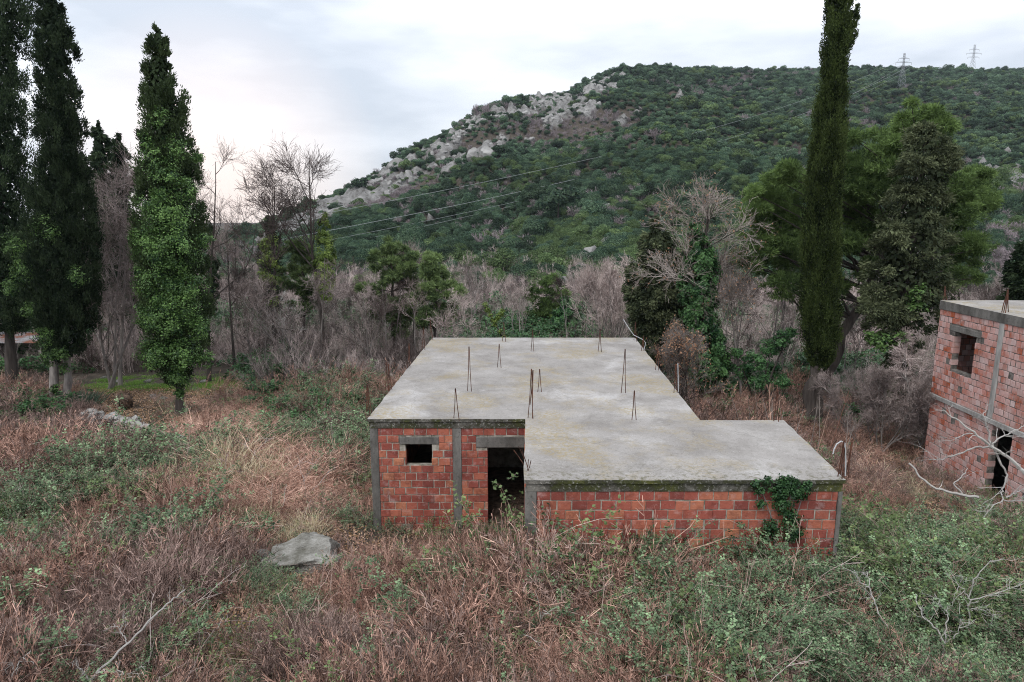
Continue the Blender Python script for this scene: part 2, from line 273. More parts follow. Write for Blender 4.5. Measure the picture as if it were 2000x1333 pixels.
def terrain_mat():
    m, t, b, o = new_mat('terrain'); g = N(t, 'ShaderNodeTexCoord').outputs['Object']
    n = N(t, 'ShaderNodeTexNoise', i_Scale=1.5, i_Detail=10, i_Roughness=0.75); t.links.new(g, n.inputs['Vector'])
    r = ramp(t, [(0.3, (0.03, 0.026, 0.02)), (0.55, (0.07, 0.057, 0.045)), (0.7, (0.13, 0.11, 0.085))]); t.links.new(n.outputs['Fac'], r.inputs[0])
    at_ = N(t, 'ShaderNodeAttribute', attribute_name='rock')
    n2 = N(t, 'ShaderNodeTexNoise', i_Scale=0.22, i_Detail=10, i_Roughness=0.72); t.links.new(g, n2.inputs['Vector'])
    r2 = ramp(t, [(0.36, (0.09, 0.085, 0.075)), (0.47, (0.21, 0.203, 0.195)), (0.68, (0.39, 0.38, 0.365))]); t.links.new(n2.outputs['Fac'], r2.inputs[0])
    mx = N(t, 'ShaderNodeMix', data_type='RGBA'); t.links.new(at_.outputs['Fac'], mx.inputs['Factor']); t.links.new(r.outputs[0], mx.inputs['A']); t.links.new(r2.outputs[0], mx.inputs['B'])
    gr = N(t, 'ShaderNodeAttribute', attribute_name='green')
    mx2 = N(t, 'ShaderNodeMix', data_type='RGBA'); t.links.new(gr.outputs['Fac'], mx2.inputs['Factor']); t.links.new(mx.outputs['Result'], mx2.inputs['A']); mx2.inputs['B'].default_value = (0.08, 0.125, 0.03, 1)
    t.links.new(mx2.outputs['Result'], b.inputs['Base Color']); b.inputs['Roughness'].default_value = 0.95; b.inputs['Specular IOR Level'].default_value = 0.1
    ml = N(t, 'ShaderNodeMath', operation='MULTIPLY'); t.links.new(n2.outputs['Fac'], ml.inputs[0]); t.links.new(at_.outputs['Fac'], ml.inputs[1])
    bp = N(t, 'ShaderNodeBump', i_Strength=0.9, i_Distance=4.0); t.links.new(ml.outputs[0], bp.inputs['Height'])
    bp2 = N(t, 'ShaderNodeBump', i_Strength=0.6, i_Distance=0.08); t.links.new(n.outputs['Fac'], bp2.inputs['Height']); t.links.new(bp.outputs[0], bp2.inputs['Normal']); t.links.new(bp2.outputs[0], b.inputs['Normal'])
    return m
M['terrain'] = terrain_mat()

# ------------------------------------------------------------------ object helpers
def tag(o, label=None, cat=None, group=None, kind=None):
    if label: o['label'] = label
    if cat: o['category'] = cat
    if group: o['group'] = group
    if kind: o['kind'] = kind
    return o
def empty(name, loc=(0, 0, 0)):
    o = bpy.data.objects.new(name, None); o.location = loc; o.empty_display_size = 0.3; col.objects.link(o); return o
def thing(name, label, cat, loc=(0, 0, 0), group=None): return tag(empty(name, loc), label, cat, group)
def nrm(v): return v / np.maximum(np.linalg.norm(v, axis=-1, keepdims=True), 1e-9)
class Geo:
    """quads collected as numpy arrays and linked as ONE mesh object"""
    def __init__(s, origin=(0, 0, 0)): s.V = []; s.T = []; s.Mi = []; s.o = np.array(origin, float)
    def quads(s, Q, tint=0.5, mi=0):
        Q = np.asarray(Q, float); n = len(Q)
        if n == 0: return
        s.V.append(Q); s.T.append(np.broadcast_to(np.asarray(tint, float), (n,)).copy()); s.Mi.append(np.full(n, mi, np.int32))
    def sticks(s, A, B, ra, rb, tint=0.5, mi=0, sides=3):
        A = np.asarray(A, float); B = np.asarray(B, float); n = len(A)
        if n == 0: return
        ra = np.broadcast_to(ra, (n,))[:, None]; rb = np.broadcast_to(rb, (n,))[:, None]; tint = np.broadcast_to(tint, (n,))
        d = nrm(B - A); ref = np.where(np.abs(d[:, 2:3]) > 0.9, np.array([[1.0, 0, 0]]), np.array([[0, 0, 1.0]]))
        u = nrm(np.cross(d, ref)); v = np.cross(d, u)
        ring = [(math.cos(2 * math.pi * k / sides), math.sin(2 * math.pi * k / sides)) for k in range(sides)]
        for k in range(sides):
            c0, s0 = ring[k]; c1, s1 = ring[(k + 1) % sides]
            o0 = u * c0 + v * s0; o1 = u * c1 + v * s1
            s.quads(np.stack([A + o0 * ra, A + o1 * ra, B + o1 * rb, B + o0 * rb], 1), tint, mi)
    def ribbons(s, A, B, w, rng, tint=0.5, mi=0):
        A = np.asarray(A, float); B = np.asarray(B, float); n = len(A)
        if n == 0: return
        u = nrm(np.cross(B - A, rng.normal(size=(n, 3)))) * (np.broadcast_to(w, (n,))[:, None] * 0.5)
        s.quads(np.stack([A - u, A + u, B + u * 0.7, B - u * 0.7], 1), tint, mi)
    def leaves(s, P, D, ln, wd, rng, tint=0.5, mi=0, fold=0.0):
        n = len(P)
        if n == 0: return
        D = nrm(D); S = nrm(np.cross(D, rng.normal(size=(n, 3)) )); ln = np.broadcast_to(ln, (n,))[:, None]; wd = np.broadcast_to(wd, (n,))[:, None] * 0.5
        s.quads(np.stack([P, P + D * ln * 0.45 + S * wd, P + D * ln, P + D * ln * 0.45 - S * wd], 1), tint, mi)
    def flat_leaves(s, P, Nn, ln, wd, rng, tint=0.5, mi=0):
        n = len(P)
        if n == 0: return
        Nn = nrm(Nn); D = nrm(np.cross(Nn, rng.normal(size=(n, 3)))); S = np.cross(Nn, D); ln = np.broadcast_to(ln, (n,))[:, None]; wd = np.broadcast_to(wd, (n,))[:, None] * 0.5
        s.quads(np.stack([P - D * ln * 0.5, P + S * wd, P + D * ln * 0.5, P - S * wd], 1), tint, mi)
    def box(s, x0, x1, y0, y1, z0, z1, tint=0.5, mi=0):
        c = [(x0, y0, z0), (x1, y0, z0), (x1, y1, z0), (x0, y1, z0), (x0, y0, z1), (x1, y0, z1), (x1, y1, z1), (x0, y1, z1)]
        f = [(0, 3, 2, 1), (4, 5, 6, 7), (0, 1, 5, 4), (1, 2, 6, 5), (2, 3, 7, 6), (3, 0, 4, 7)]
        s.quads([[c[i] for i in q] for q in f], tint, mi)
    def tube(s, pts, rad, sides=8, tint=0.5, mi=0):
        P = np.asarray(pts, float); n = len(P); rad = np.broadcast_to(rad, (n,)); T = np.zeros_like(P); T[1:-1] = P[2:] - P[:-2]; T[0] = P[1] - P[0]; T[-1] = P[-1] - P[-2]; T = nrm(T)
        u = np.cross(T[0], [0, 0, 1.0] if abs(T[0][2]) < 0.9 else [1.0, 0, 0]); u /= np.linalg.norm(u); rings = []
        for i in range(n):
            u = u - T[i] * np.dot(u, T[i]); u /= np.linalg.norm(u); v = np.cross(T[i], u)
            a = np.arange(sides) * 2 * math.pi / sides
            rings.append(P[i] + rad[i] * (np.cos(a)[:, None] * u + np.sin(a)[:, None] * v))
        q = [[rings[i][k], rings[i][(k + 1) % sides], rings[i + 1][(k + 1) % sides], rings[i + 1][k]] for i in range(n - 1) for k in range(sides)]
        s.quads(q, tint, mi)
        s.quads([[P[-1], rings[-1][k], rings[-1][(k + 1) % sides], rings[-1][(k + 1) % sides]] for k in range(0)], tint, mi)
    def count(s): return sum(len(v) for v in s.V)
    def mesh(s, name, mats, smooth=False, weld=False):
        V = np.concatenate(s.V); n = len(V); me = bpy.data.meshes.new(name)
        V = V.reshape(-1, 3) - s.o
        idx = np.arange(4 * n, dtype=np.int32)
        if weld:
            key = np.round(V, 5); U, inv = np.unique(key, axis=0, return_inverse=True); V = U; idx = inv.reshape(-1).astype(np.int32)
        me.vertices.add(len(V)); me.vertices.foreach_set('co', V.astype(np.float32).ravel())
        me.loops.add(4 * n); me.loops.foreach_set('vertex_index', idx)
        me.polygons.add(n); me.polygons.foreach_set('loop_start', np.arange(n, dtype=np.int32) * 4)
        for m in mats: me.materials.append(m)
        me.polygons.foreach_set('material_index', np.concatenate(s.Mi))
        if smooth: me.polygons.foreach_set('use_smooth', np.ones(n, bool))
        a = me.attributes.new('tint', 'FLOAT', 'FACE'); a.data.foreach_set('value', np.concatenate(s.T).astype(np.float32))
        me.update(calc_edges=True); return me
    def build(s, name, mats, parent=None, link=True, smooth=False, weld=False):
        if not isinstance(mats, (list, tuple)): mats = [mats]
        o = bpy.data.objects.new(name, s.mesh(name, mats, smooth, weld))
        if parent is not None: o.parent = parent
        if link: col.objects.link(o)
        return o
def grow(P, D, Ln, Rr, n, wander, up, rng, tip=0.35):
    m = len(P); P = P.copy(); d = nrm(D); Ln = np.broadcast_to(Ln, (m,)); nodes = [P]; dirs = [d]
    for i in range(n):
        d = nrm(d + rng.normal(0, wander, (m, 3)) + np.array([0, 0, up])); P = P + d * (Ln / n)[:, None]; nodes.append(P); dirs.append(d)
    k = np.linspace(0, 1, n + 1); rad = np.broadcast_to(Rr, (m,))[:, None] * (1 - (1 - tip) * k[None, :])
    return np.stack(nodes, 1), rad, np.stack(dirs, 1)
def spawn(br, k, t0, t1, ang, rng, rr=0.6, rsd=0.35):
    nodes, rad, dirs = br; m, n1, _ = nodes.shape
    idx = np.repeat(np.arange(m), k); t = rng.uniform(t0, t1, m * k); f = t * (n1 - 1); i = np.minimum(f.astype(int), n1 - 2); fr = (f - i)[:, None]
    P = nodes[idx, i] * (1 - fr) + nodes[idx, i + 1] * fr; d = dirs[idx, i + 1]; r = rad[idx, i] * rr
    side = nrm(np.cross(d, rng.normal(size=d.shape))); a = (ang + rng.normal(0, ang * rsd, len(d)))[:, None]
    return P, d * np.cos(a) + side * np.sin(a), r, t, idx
def add_br(g, br, tint=0.5, mi=0, sides=3):
    nodes, rad, _ = br; n = nodes.shape[1] - 1
    for i in range(n): g.sticks(nodes[:, i], nodes[:, i + 1], rad[:, i], rad[:, i + 1], tint if np.isscalar(tint) else tint, mi, sides)

# ------------------------------------------------------------------ the ground and the hill: one sheet
ROCK = [(1170, 175, 55, 22, -35), (1150, 205, 30, 22, -40), (1095, 215, 40, 18, -20), (1080, 238, 22, 9, -20), (960, 285, 60, 16, -32), (900, 315, 45, 15, -35), (850, 300, 70, 20, -35), (1040, 200, 60, 8, -15),
        (985, 222, 30, 8, -25), (800, 335, 60, 18, -38), (745, 372, 55, 15, -30), (690, 392, 60, 16, -25), (640, 412, 55, 20, -20), (600, 430, 50, 16, -20), (560, 455, 55, 14, -20), (1215, 233, 12, 12, 0),
        (1240, 217, 20, 9, 0), (1035, 270, 16, 7, -20), (1150, 500, 50, 16, -45), (1122, 545, 48, 24, -45), (1090, 525, 16, 6, -30), (1135, 402, 24, 8, -15), (1185, 400, 14, 6, 0), (1950, 335, 38, 14, 10), (1990, 345, 15, 22, 0), (1915, 305, 12, 7, 0),
        (1955, 410, 26, 9, -10), (1970, 300, 12, 6, 0), (1885, 345, 10, 5, 0), (770, 345, 12, 8, 0), (850, 420, 25, 6, -40), (1330, 190, 10, 4, 0), (1925, 350, 16, 8, 0), (1005, 355, 0.1, 0.1, 0)] + [(x_, float(np.interp(x_, RIDGE[:, 0], RIDGE[:, 1])) + 14, 34, 10, -30) for x_ in range(690, 1180, 34)]
def ellipses(px, py, lst, soft=0.35):
    v = np.zeros_like(px, dtype=float)
    for (cx, cy, rx, ry, an) in lst:
        c, s_ = math.cos(R(an)), math.sin(R(an)); dx = px - cx; dy = py - cy
        d = np.sqrt(((dx * c + dy * s_) / rx) ** 2 + ((-dx * s_ + dy * c) / ry) ** 2)
        v = np.maximum(v, np.clip((1.15 - d) / soft, 0, 1))
    return v
def rock_mask(X, Y, Z):
    px, py = proj(X, Y, Z + 1.0)
    m = ellipses(px, py, ROCK, 0.6) + 1.1 * ellipses(px, py, [(1152, 498, 42, 13, -45), (1122, 545, 46, 20, -45), (1090, 526, 16, 6, -30)], 0.6)
    return np.clip((m + (fbm(X * 0.10, Y * 0.10, 5, 5) - 0.5) * 3.4 - 0.32) * 3, 0, 1) * (m > 0.01) * (Y > 105)
def build_terrain():
    xs = [-1250, -1000, -800, -560]; x = -420.0
    while x < 700:
        xs.append(x); ax = abs(x - 2)
        x += 0.35 if ax < 14 else (0.7 if ax < 30 else (1.6 if ax < 60 else 3.6))
    xs += [760, 850, 1000, 1250]
    ys = [-60, -45, -35, -28]; y = -22.0
    while y < 780:
        ys.append(y); y += 1.5 if y < 5 else (0.35 if y < 34 else (1.0 if y < 60 else (2.0 if y < 104 else 3.4)))
    ys += [820, 900, 1000, 1150, 1300]
    X, Y = np.meshgrid(np.array(xs), np.array(ys)); Z = H(X, Y); rk = rock_mask(X, Y, Z)
    Z = Z + rk * (np.abs(fbm(X * 0.16, Y * 0.16, 3, 31) - 0.5) * 14 - 1.0)
    Z = Z + rk * (vnoise(X * 0.45, Y * 0.45, 77) - 0.3) * 2.6
    pxx, pyy = proj(X, Y, Z); gr = ellipses(pxx, pyy, [(250, 752, 130, 12, 0), (420, 752, 60, 10, 0)], 0.5) * (Y > 10) * (Y < 60) * np.clip((fbm(X * 0.9, Y * 0.9, 3, 181) - 0.38) * 5, 0, 1)
    ny, nx = X.shape; V = np.stack([X, Y, Z], -1).reshape(-1, 3); ii = np.arange(nx * ny).reshape(ny, nx)
    Fc = np.stack([ii[:-1, :-1], ii[:-1, 1:], ii[1:, 1:], ii[1:, :-1]], -1).reshape(-1, 4)
    me = bpy.data.meshes.new('ground'); me.vertices.add(len(V)); me.vertices.foreach_set('co', V.astype(np.float32).ravel())
    me.loops.add(Fc.size); me.loops.foreach_set('vertex_index', Fc.astype(np.int32).ravel()); me.polygons.add(len(Fc)); me.polygons.foreach_set('loop_start', np.arange(len(Fc), dtype=np.int32) * 4)
    me.polygons.foreach_set('use_smooth', np.ones(len(Fc), bool)); me.materials.append(M['terrain'])
    for nm, v in (('rock', rk), ('green', gr)):
        a = me.attributes.new(nm, 'FLOAT', 'POINT'); a.data.foreach_set('value', v.astype(np.float32).ravel())
    me.update(calc_edges=True)
    o = bpy.data.objects.new('terrain', me); col.objects.link(o); o['kind'] = 'structure'
build_terrain()

# ------------------------------------------------------------------ brick buildings
def wall_part(parent, name, org, d, nout, length, z0, z1, opens, mat, rng, th=0.2, bl=0.28, pitch=0.2065, seed=0, simple=False, ztop_full=True):
    """wall of hollow clay blocks: org = outer face start, d = unit vector along, nout = outward normal"""
    g = Geo(); d = np.array(d, float); nn = np.array(nout, float); o = np.array(org, float)
    def P(s, z, dep): return o[:2].tolist() and np.array([o[0] + d[0] * s - nn[0] * dep, o[1] + d[1] * s - nn[1] * dep, z])
    def solid(s0, s1, za, zb, da, db, tint, mi, bev=0.0):
        c = [P(s0, za, da + bev), P(s1, za, da + bev), P(s1, zb, da + bev), P(s0, zb, da + bev), P(s0, za, db), P(s1, za, db), P(s1, zb, db), P(s0, zb, db)]
        if bev:
            e = bev * 0.9; f = [P(s0 + e, za + e, da), P(s1 - e, za + e, da), P(s1 - e, zb - e, da), P(s0 + e, zb - e, da)]
            g.quads([f, [c[0], c[1], f[1], f[0]], [c[1], c[2], f[2], f[1]], [c[2], c[3], f[3], f[2]], [c[3], c[0], f[0], f[3]],
                     [c[0], c[4], c[5], c[1]], [c[1], c[5], c[6], c[2]], [c[2], c[6], c[7], c[3]], [c[3], c[7], c[4], c[0]], [c[4], c[7], c[6], c[5]]], tint, mi)
        else:
            g.quads([[c[i] for i in q] for q in ((0, 1, 2, 3), (4, 7, 6, 5), (0, 4, 5, 1), (1, 5, 6, 2), (2, 6, 7, 3), (3, 7, 4, 0))], tint, mi)
    ss = sorted({0, length, *[v for op in opens for v in op[:2]]}); zz = sorted({z0, z1, *[v for op in opens for v in op[2:4]]})
    ss = [v for v in ss if 0 <= v <= length]; zz = [v for v in zz if z0 <= v <= z1]
    for a, b in zip(ss[:-1], ss[1:]):
        for za, zb in zip(zz[:-1], zz[1:]):
            mx, mz = (a + b) / 2, (za + zb) / 2
            if any(op[0] < mx < op[1] and op[2] < mz < op[3] for op in opens): continue
            e0 = 0.012 if any(abs(a - op[1]) < 1e-6 for op in opens) or a == 0 else 0; e1 = 0.012 if any(abs(b - op[0]) < 1e-6 for op in opens) or b == length else 0
            solid(a + e0, b - e1, za, zb, 0.013, th - 0.014, 0.5, 1)
    if not simple:
        j = 0.019; nrow = int(math.ceil((z1 - z0) / pitch)); ht = pitch - j
        for r in range(nrow):
            zt = z1 - 0.006 - r * pitch; zb = max(zt - ht, z0)
            if zt - zb < 0.03: continue
            s = -(bl + j) * (0.5 if r % 2 else 0.0) - rng.uniform(0, 0.03)
            while s < length:
                a = max(s, 0.004); b = min(s + bl + rng.normal(0, 0.009), length - 0.004); segs = [(a, b)]
                for op in opens:
                    if zt > op[2] + 0.02 and zb < op[3] - 0.02:
                        ns = []
                        for (p, q) in segs:
                            if q <= op[0] or p >= op[1]: ns.append((p, q)); continue
                            if p < op[0]: ns.append((p, op[0] - 0.002))
                            if q > op[1]: ns.append((op[1] + 0.002, q))
                        segs = ns
                for (p, q) in segs:
                    if q - p > 0.025:
                        rc = rng.normal(0, 0.005) + (0.10 if rng.uniform() < 0.012 else 0); dz = rng.normal(0, 0.0045)
                        solid(p, q, zb + dz, zt + dz, rc, th, float(np.clip(rng.beta(1.1, 1.4), 0, 1)), 0, 0.009)
                s += bl + j
    return g.build(name, [mat, M['mortar_dark'] if mat is M['brick_pale'] else M['mortar']], parent)
def block(parent, name, x0, x1, y0, y1, z0, z1, mat, bev=0.012):
    me = bpy.data.meshes.new(name); bm = bmesh.new(); bmesh.ops.create_cube(bm, size=1)
    for v in bm.verts: v.co = Vector(((x0 + x1) / 2 + v.co.x * (x1 - x0), (y0 + y1) / 2 + v.co.y * (y1 - y0), (z0 + z1) / 2 + v.co.z * (z1 - z0)))
    if bev: bmesh.ops.bevel(bm, geom=bm.edges[:], offset=bev, segments=1, affect='EDGES')
    bm.to_mesh(me); bm.free(); me.materials.append(mat); o = bpy.data.objects.new(name, me); o.parent = parent; col.objects.link(o); return o
def prism(parent, name, poly, z0, z1, top, side):
    me = bpy.data.meshes.new(name); bm = bmesh.new(); up = [bm.verts.new((p[0], p[1], z1)) for p in poly]; dn = [bm.verts.new((p[0], p[1], z0)) for p in poly]
    f = bm.faces.new(up); 
    if f.normal.z == 0: bm.normal_update()
    bm.normal_update()
    if f.normal.z < 0: f.normal_flip()
    f2 = bm.faces.new(dn); f2.material_index = 1; n = len(poly)
    for i in range(n):
        q = bm.faces.new((up[i], up[(i + 1) % n], dn[(i + 1) % n], dn[i])); q.material_index = 1
    bmesh.ops.recalc_face_normals(bm, faces=bm.faces[:])
    bm.to_mesh(me); bm.free(); me.materials.append(top); me.materials.append(side)
    o = bpy.data.objects.new(name, me); o.parent = parent; col.objects.link(o); return o

rngb = np.random.default_rng(7)
house = thing('unfinished_house', 'unfinished red brick house with flat L-shaped concrete roof and bare rebar', 'house', (0, 0, 0))
ZR = 3.0
pts = [at(*p, ZR) for p in ((717, 819), (1026, 821), (1024, 938), (1656, 941), (1531, 821), (1368, 822), (1240, 660), (846, 658))]
YF = pts[0].y; YA = pts[2].y; XL = pts[0].x; XA = pts[2].x; XRa = pts[3].x; YB = pts[6].y; XRm = pts[5].x
pts[1].y = YF; pts[3].y = YA; pts[5].y = pts[4].y; pts[7].y = YB
def rag(pl, rng, step=0.35, amp=0.010):
    o = []
    for i in range(len(pl)):
        a, b = pl[i], pl[(i + 1) % len(pl)]; n = max(1, int((b - a).length / step)); nr = Vector((-(b - a).y, (b - a).x, 0)).normalized()
        for k in range(n): o.append(a.lerp(b, k / n) + (nr * rng.normal(0, amp) if k else Vector()))
    return o
prism(house, 'roof_slab', rag(pts, rngb), ZR - 0.075, ZR, M['concrete_top'], M['mossy'])
inset = 0.035
pb = [Vector((pts[0].x + inset, YF + inset, 0)), Vector((pts[1].x + inset, YF + inset, 0)), Vector((pts[2].x + inset, YA + inset, 0)), Vector((pts[3].x - inset, YA + inset, 0)),
      Vector((pts[4].x - inset, pts[4].y - inset, 0)), Vector((pts[5].x - inset, pts[5].y - inset, 0)), Vector((pts[6].x - inset, YB - inset, 0)), Vector((pts[7].x + inset, YB - inset, 0))]
prism(house, 'ring_beam', pb, ZR - 0.26, ZR - 0.076, M['mossy'], M['mossy'])
ZW = ZR - 0.262
yf = YF + 0.055
def X_(px, py, Y): return atY(px, py, Y).x
def Z_(px, py, Y): return atY(px, py, Y).z
xl = XL + 0.055
win = (X_(793, 890, yf), X_(843, 890, yf), Z_(818, 909.5, yf), Z_(818, 868.5, yf))
door = (X_(953, 950, yf), pts[1].x + 0.04, -0.3, Z_(985, 875, yf))
c1 = (X_(884.5, 900, yf), X_(901.5, 900, yf)); c0 = (xl - 0.01, xl + 0.2)
op = [(win[0] - xl, win[1] - xl, win[2], win[3]), (door[0] - xl, door[1] - xl + 1, door[2], door[3]), (X_(780, 860, yf) - xl, X_(857, 860, yf) - xl, win[3], win[3] + 0.2065), (X_(930, 860, yf) - xl, 99, door[3], door[3] + 0.30),
      (c1[0] - xl, c1[1] - xl, -1, 4), (-1, 0.2, -1, 4)]
wl = pts[1].x - xl
wall_part(house, 'wall', (xl, yf), (1, 0), (0, -1), wl, -0.3, ZW, op, M['brick'], rngb)
block(house, 'column', xl - 0.012, xl + 0.2, yf - 0.012, yf + 0.21, -0.3, ZW, M['concrete'])
block(house, 'column', c1[0], c1[1], yf - 0.014, yf + 0.21, -0.3, ZW, M['concrete'])
block(house, 'lintel', X_(780, 860, yf), X_(857, 860, yf), yf - 0.01, yf + 0.2, win[3] + 0.002, win[3] + 0.205, M['concrete'])
block(house, 'lintel', X_(930, 860, yf), pts[1].x - 0.01, yf - 0.01, yf + 0.2, door[3] + 0.002, door[3] + 0.297, M['concrete'])
# annex: front, both flanks and back
ya = YA + 0.05; xa = XA + 0.05; xr = XRa - 0.012; yb2 = pts[4].y - 0.06
ca = (X_(1025, 1000, ya), X_(1048, 1000, ya)); cb = (X_(1634, 1000, ya), xr)
wall_part(house, 'wall', (ca[1], ya), (1, 0), (0, -1), cb[0] - ca[1], -0.3, ZW, [], M['brick'], rngb)
block(house, 'column', ca[0], ca[1] - 0.002, ya - 0.012, ya + 0.24, -0.3, ZW, M['concrete'])
block(house, 'column', cb[0] + 0.002, cb[1], ya - 0.012, ya + 0.24, -0.3, ZW, M['concrete'])
wall_part(house, 'wall', (xa + 0.03, yf - 0.02), (0, -1), (-1, 0), yf - 0.02 - ya - 0.245, -0.3, ZW, [], M['brick'], rngb)
def slant_wall(p, q, z1=ZW):  # wall along any line, outer face on the right-hand side looking p -> q turned outwards
    dd = (q - p); ln = dd.length; dd = dd.normalized(); return (p.x, p.y), (dd.x, dd.y), (dd.y, -dd.x), ln
for p, q, ops in ((pb[3] + Vector((-0.02, 0.26, 0)), pb[4] + Vector((-0.02, -0.02, 0)), [(1.2, 2.3, 1.0, 2.2)]), (pb[4] + Vector((-0.24, -0.02, 0)), pb[5] + Vector((0.03, -0.02, 0)), []),
                  (pb[5] + Vector((-0.02, 0.0, 0)), pb[6] + Vector((-0.02, -0.02, 0)), [(2.0, 3.2, 1.0, 2.2), (7.0, 8.2, 1.0, 2.2)]), (pb[6] + Vector((-0.24, -0.02, 0)), pb[7] + Vector((0.02, -0.02, 0)), [(2, 3.4, 1.0, 2.2)]),
                  (pb[7] + Vector((0.02, -0.24, 0)), pb[0] + Vector((0.02, 0.25, 0)), [(3.0, 4.2, 1.0, 2.2)])):
    o_, d_, n_, ln = slant_wall(p, q); wall_part(house, 'wall', o_, d_, n_, ln, -0.3, ZW, ops, M['brick'], rngb)
block(house, 'floor', xl + 0.25, XRm - 0.3, yf + 0.25, YB - 0.4, -0.28, 0.02, M['root'])
# rooms inside: partitions seen through the doorway
block(house, 'partition', -1.75, -1.6, yf + 0.23, yf + 4.2, 0.025, ZW, M['mortar'], 0)
block(house, 'partition', -1.58, 4.3, yf + 4.2, yf + 4.35, 0.025, ZW, M['mortar'], 0)
# rebar starter bars
def rebar(b1, b2, top, r=0.011, name='rebar', par=house, z=ZR, mat=None, n=1):
    g = Geo(); A = at(*b1, z); B = at(*b2, z); T = atY(top[0], top[1], (A.y + B.y) / 2)
    A.z -= 0.05; B.z -= 0.05
    w_ = Vector((0.006, 0, 0)); mid = A.lerp(T, 0.5) + Vector((0.008, 0.01, 0))
    g.tube([A, mid, T - w_, T + Vector((0, 0, 0.012)), T + w_, B.lerp(T, 0.45) + Vector((-0.006, 0.012, 0)), B], r, 6)
    o = g.build(name, mat or M['rust'], par, smooth=True); return o
for b1, b2, tp in [((886, 817), (897, 819), (889.5, 760)), ((913, 764), (921, 765), (916, 678)), ((971, 718), (979, 719), (975, 673)), ((1031, 817), (1041, 818), (1038, 722)), ((1035, 790), (1040, 818), (1041, 724)), ((1050, 766), (1058, 766), (1054, 722)),
                   ((1213, 768), (1222, 768), (1221, 683)), ((1234, 820), (1243, 821), (1239, 764)), ((1037, 686), (1043, 687), (1040, 645)), ((1168, 687), (1175, 688), (1172, 644)), ((981, 667), (988, 668), (984, 631)),
                   ((714, 812), (723, 813), (717, 752)), ((718, 800), (726, 802), (718, 754)), ((753, 760), (759, 761), (754, 708)), ((760, 762), (766, 762), (758, 712)), ((796, 717), (801, 718), (799, 671)), ((824, 684), (830, 684), (827, 640)), ((842, 664), (846, 665), (840, 626)),
                   ((1238, 664), (1244, 668), (1241, 630)), ((1252, 686), (1258, 686), (1257, 657)), ((1280, 723), (1287, 724), (1285, 673)), ((1316, 768), (1323, 768), (1320, 712)), ((1511, 823), (1521, 824), (1519, 760)),
                   ((1636, 931), (1645, 936), (1648, 864)), ((1641, 926), (1649, 933), (1650, 862)), ((1652, 925), (1657, 930), (1664, 865))]:
    rebar(b1, b2, tp, 0.011 if b1[1] > 700 else 0.012)
# bars bent out of the left flank of the annex roof
for a, b in (((1030, 930), (1032, 898)), ((1032, 925), (1037, 900)), ((1026, 912), (1003, 879)), ((1036, 930), (1019, 878)), ((1027, 905), (1013, 872))):
    g = Geo(); A = at(*a, ZR - 0.12); B = atY(b[0], b[1], A.y - 0.05); g.tube([A, A.lerp(B, 0.5) + Vector((0, 0.02, 0)), B], 0.009, 6); g.build('rebar', M['rust'], house, smooth=True)
g = Geo(); A = at(1325, 766, ZR); T = atY(1324, 710, A.y); g.tube([A, A.lerp(T, .5), T], 0.013, 8); g.build('conduit_pipe', M['pvc'], house, smooth=True)
g = Geo(); A = at(1651, 930, ZR); g.tube([A] + [atY(*p, A.y) for p in ((1652, 900), (1650, 866), (1643, 862), (1634, 868), (1629, 878), (1627, 887))], 0.013, 8); g.build('conduit_pipe', M['pvc'], house, smooth=True)
g = Geo(); A = at(1258, 684, ZR); g.tube([A] + [atY(*p, A.y) for p in ((1261, 670), (1256, 664), (1238, 655), (1228, 641), (1217, 624))], 0.013, 8); g.build('conduit_pipe', M['pvc'], house, smooth=True)

# the two storey house at the right
H2R = 5.15; H2S = 1.75
A2 = at(1838, 587, H2R); X2 = A2.x; Y2 = A2.y; Yn = 9.0; XE = X2 + 9
tower = thing('two_storey_ruin', 'pale red brick two-storey shell with square window and doorway at the right edge', 'house', (0, 0, 0))
tp = [Vector((X2 - 0.03, Yn, 0)), Vector((XE, Yn, 0)), Vector((XE, Y2, 0)), Vector((X2 - 0.03, Y2, 0))]
prism(tower, 'roof_slab', rag(tp, rngb), H2R - 0.30, H2R, M['concrete_top'], M['concrete'])
def yz(px, py):  # a point of the left-hand face x = X2
    x, y, d = ray(px, py); t = X2 / x; return y * t, CAMZ + d * t
wy1, wzt = yz(1865, 648); wy0, _ = yz(1907, 655); _, wzb = yz(1858, 722)
s_of = lambda y: (Y2 - 0.02) - y
cy, _ = yz(1948, 700); dy1, _ = yz(1932, 870); dy0, dzt = yz(1976, 850)
lw = Y2 - 0.02 - Yn
cs = (s_of(cy) - 0.10, s_of(cy) + 0.12)
w0, w1 = s_of(wy1), s_of(wy0)
wall_part(tower, 'wall', (X2, Y2 - 0.02), (0, -1), (-1, 0), lw, H2S + 0.01, H2R - 0.31, [(w0, w1, wzb, wzt), (w0 - 0.3, w1 + 0.25, wzt, wzt + 0.2065), (cs[0], cs[1], 0, 9), (s_of(14), s_of(12.8), 2.7, 4.0)], M['brick_pale'], rngb, th=0.25, bl=0.195)
block(tower, 'lintel', X2 - 0.012, X2 + 0.25, Y2 - 0.02 - w1 - 0.25, Y2 - 0.02 - w0 + 0.3, wzt + 0.003, wzt + 0.205, M['concrete'])
block(tower, 'column', X2 - 0.014, X2 + 0.26, Y2 - 0.02 - cs[1], Y2 - 0.02 - cs[0], H2S + 0.012, H2R - 0.302, M['concrete_light'])
block(tower, 'floor_slab', X2 - 0.05, XE, Yn, Y2 + 0.05, H2S - 0.16, H2S, M['concrete_light'])
d0, d1 = s_of(dy1), s_of(dy0)
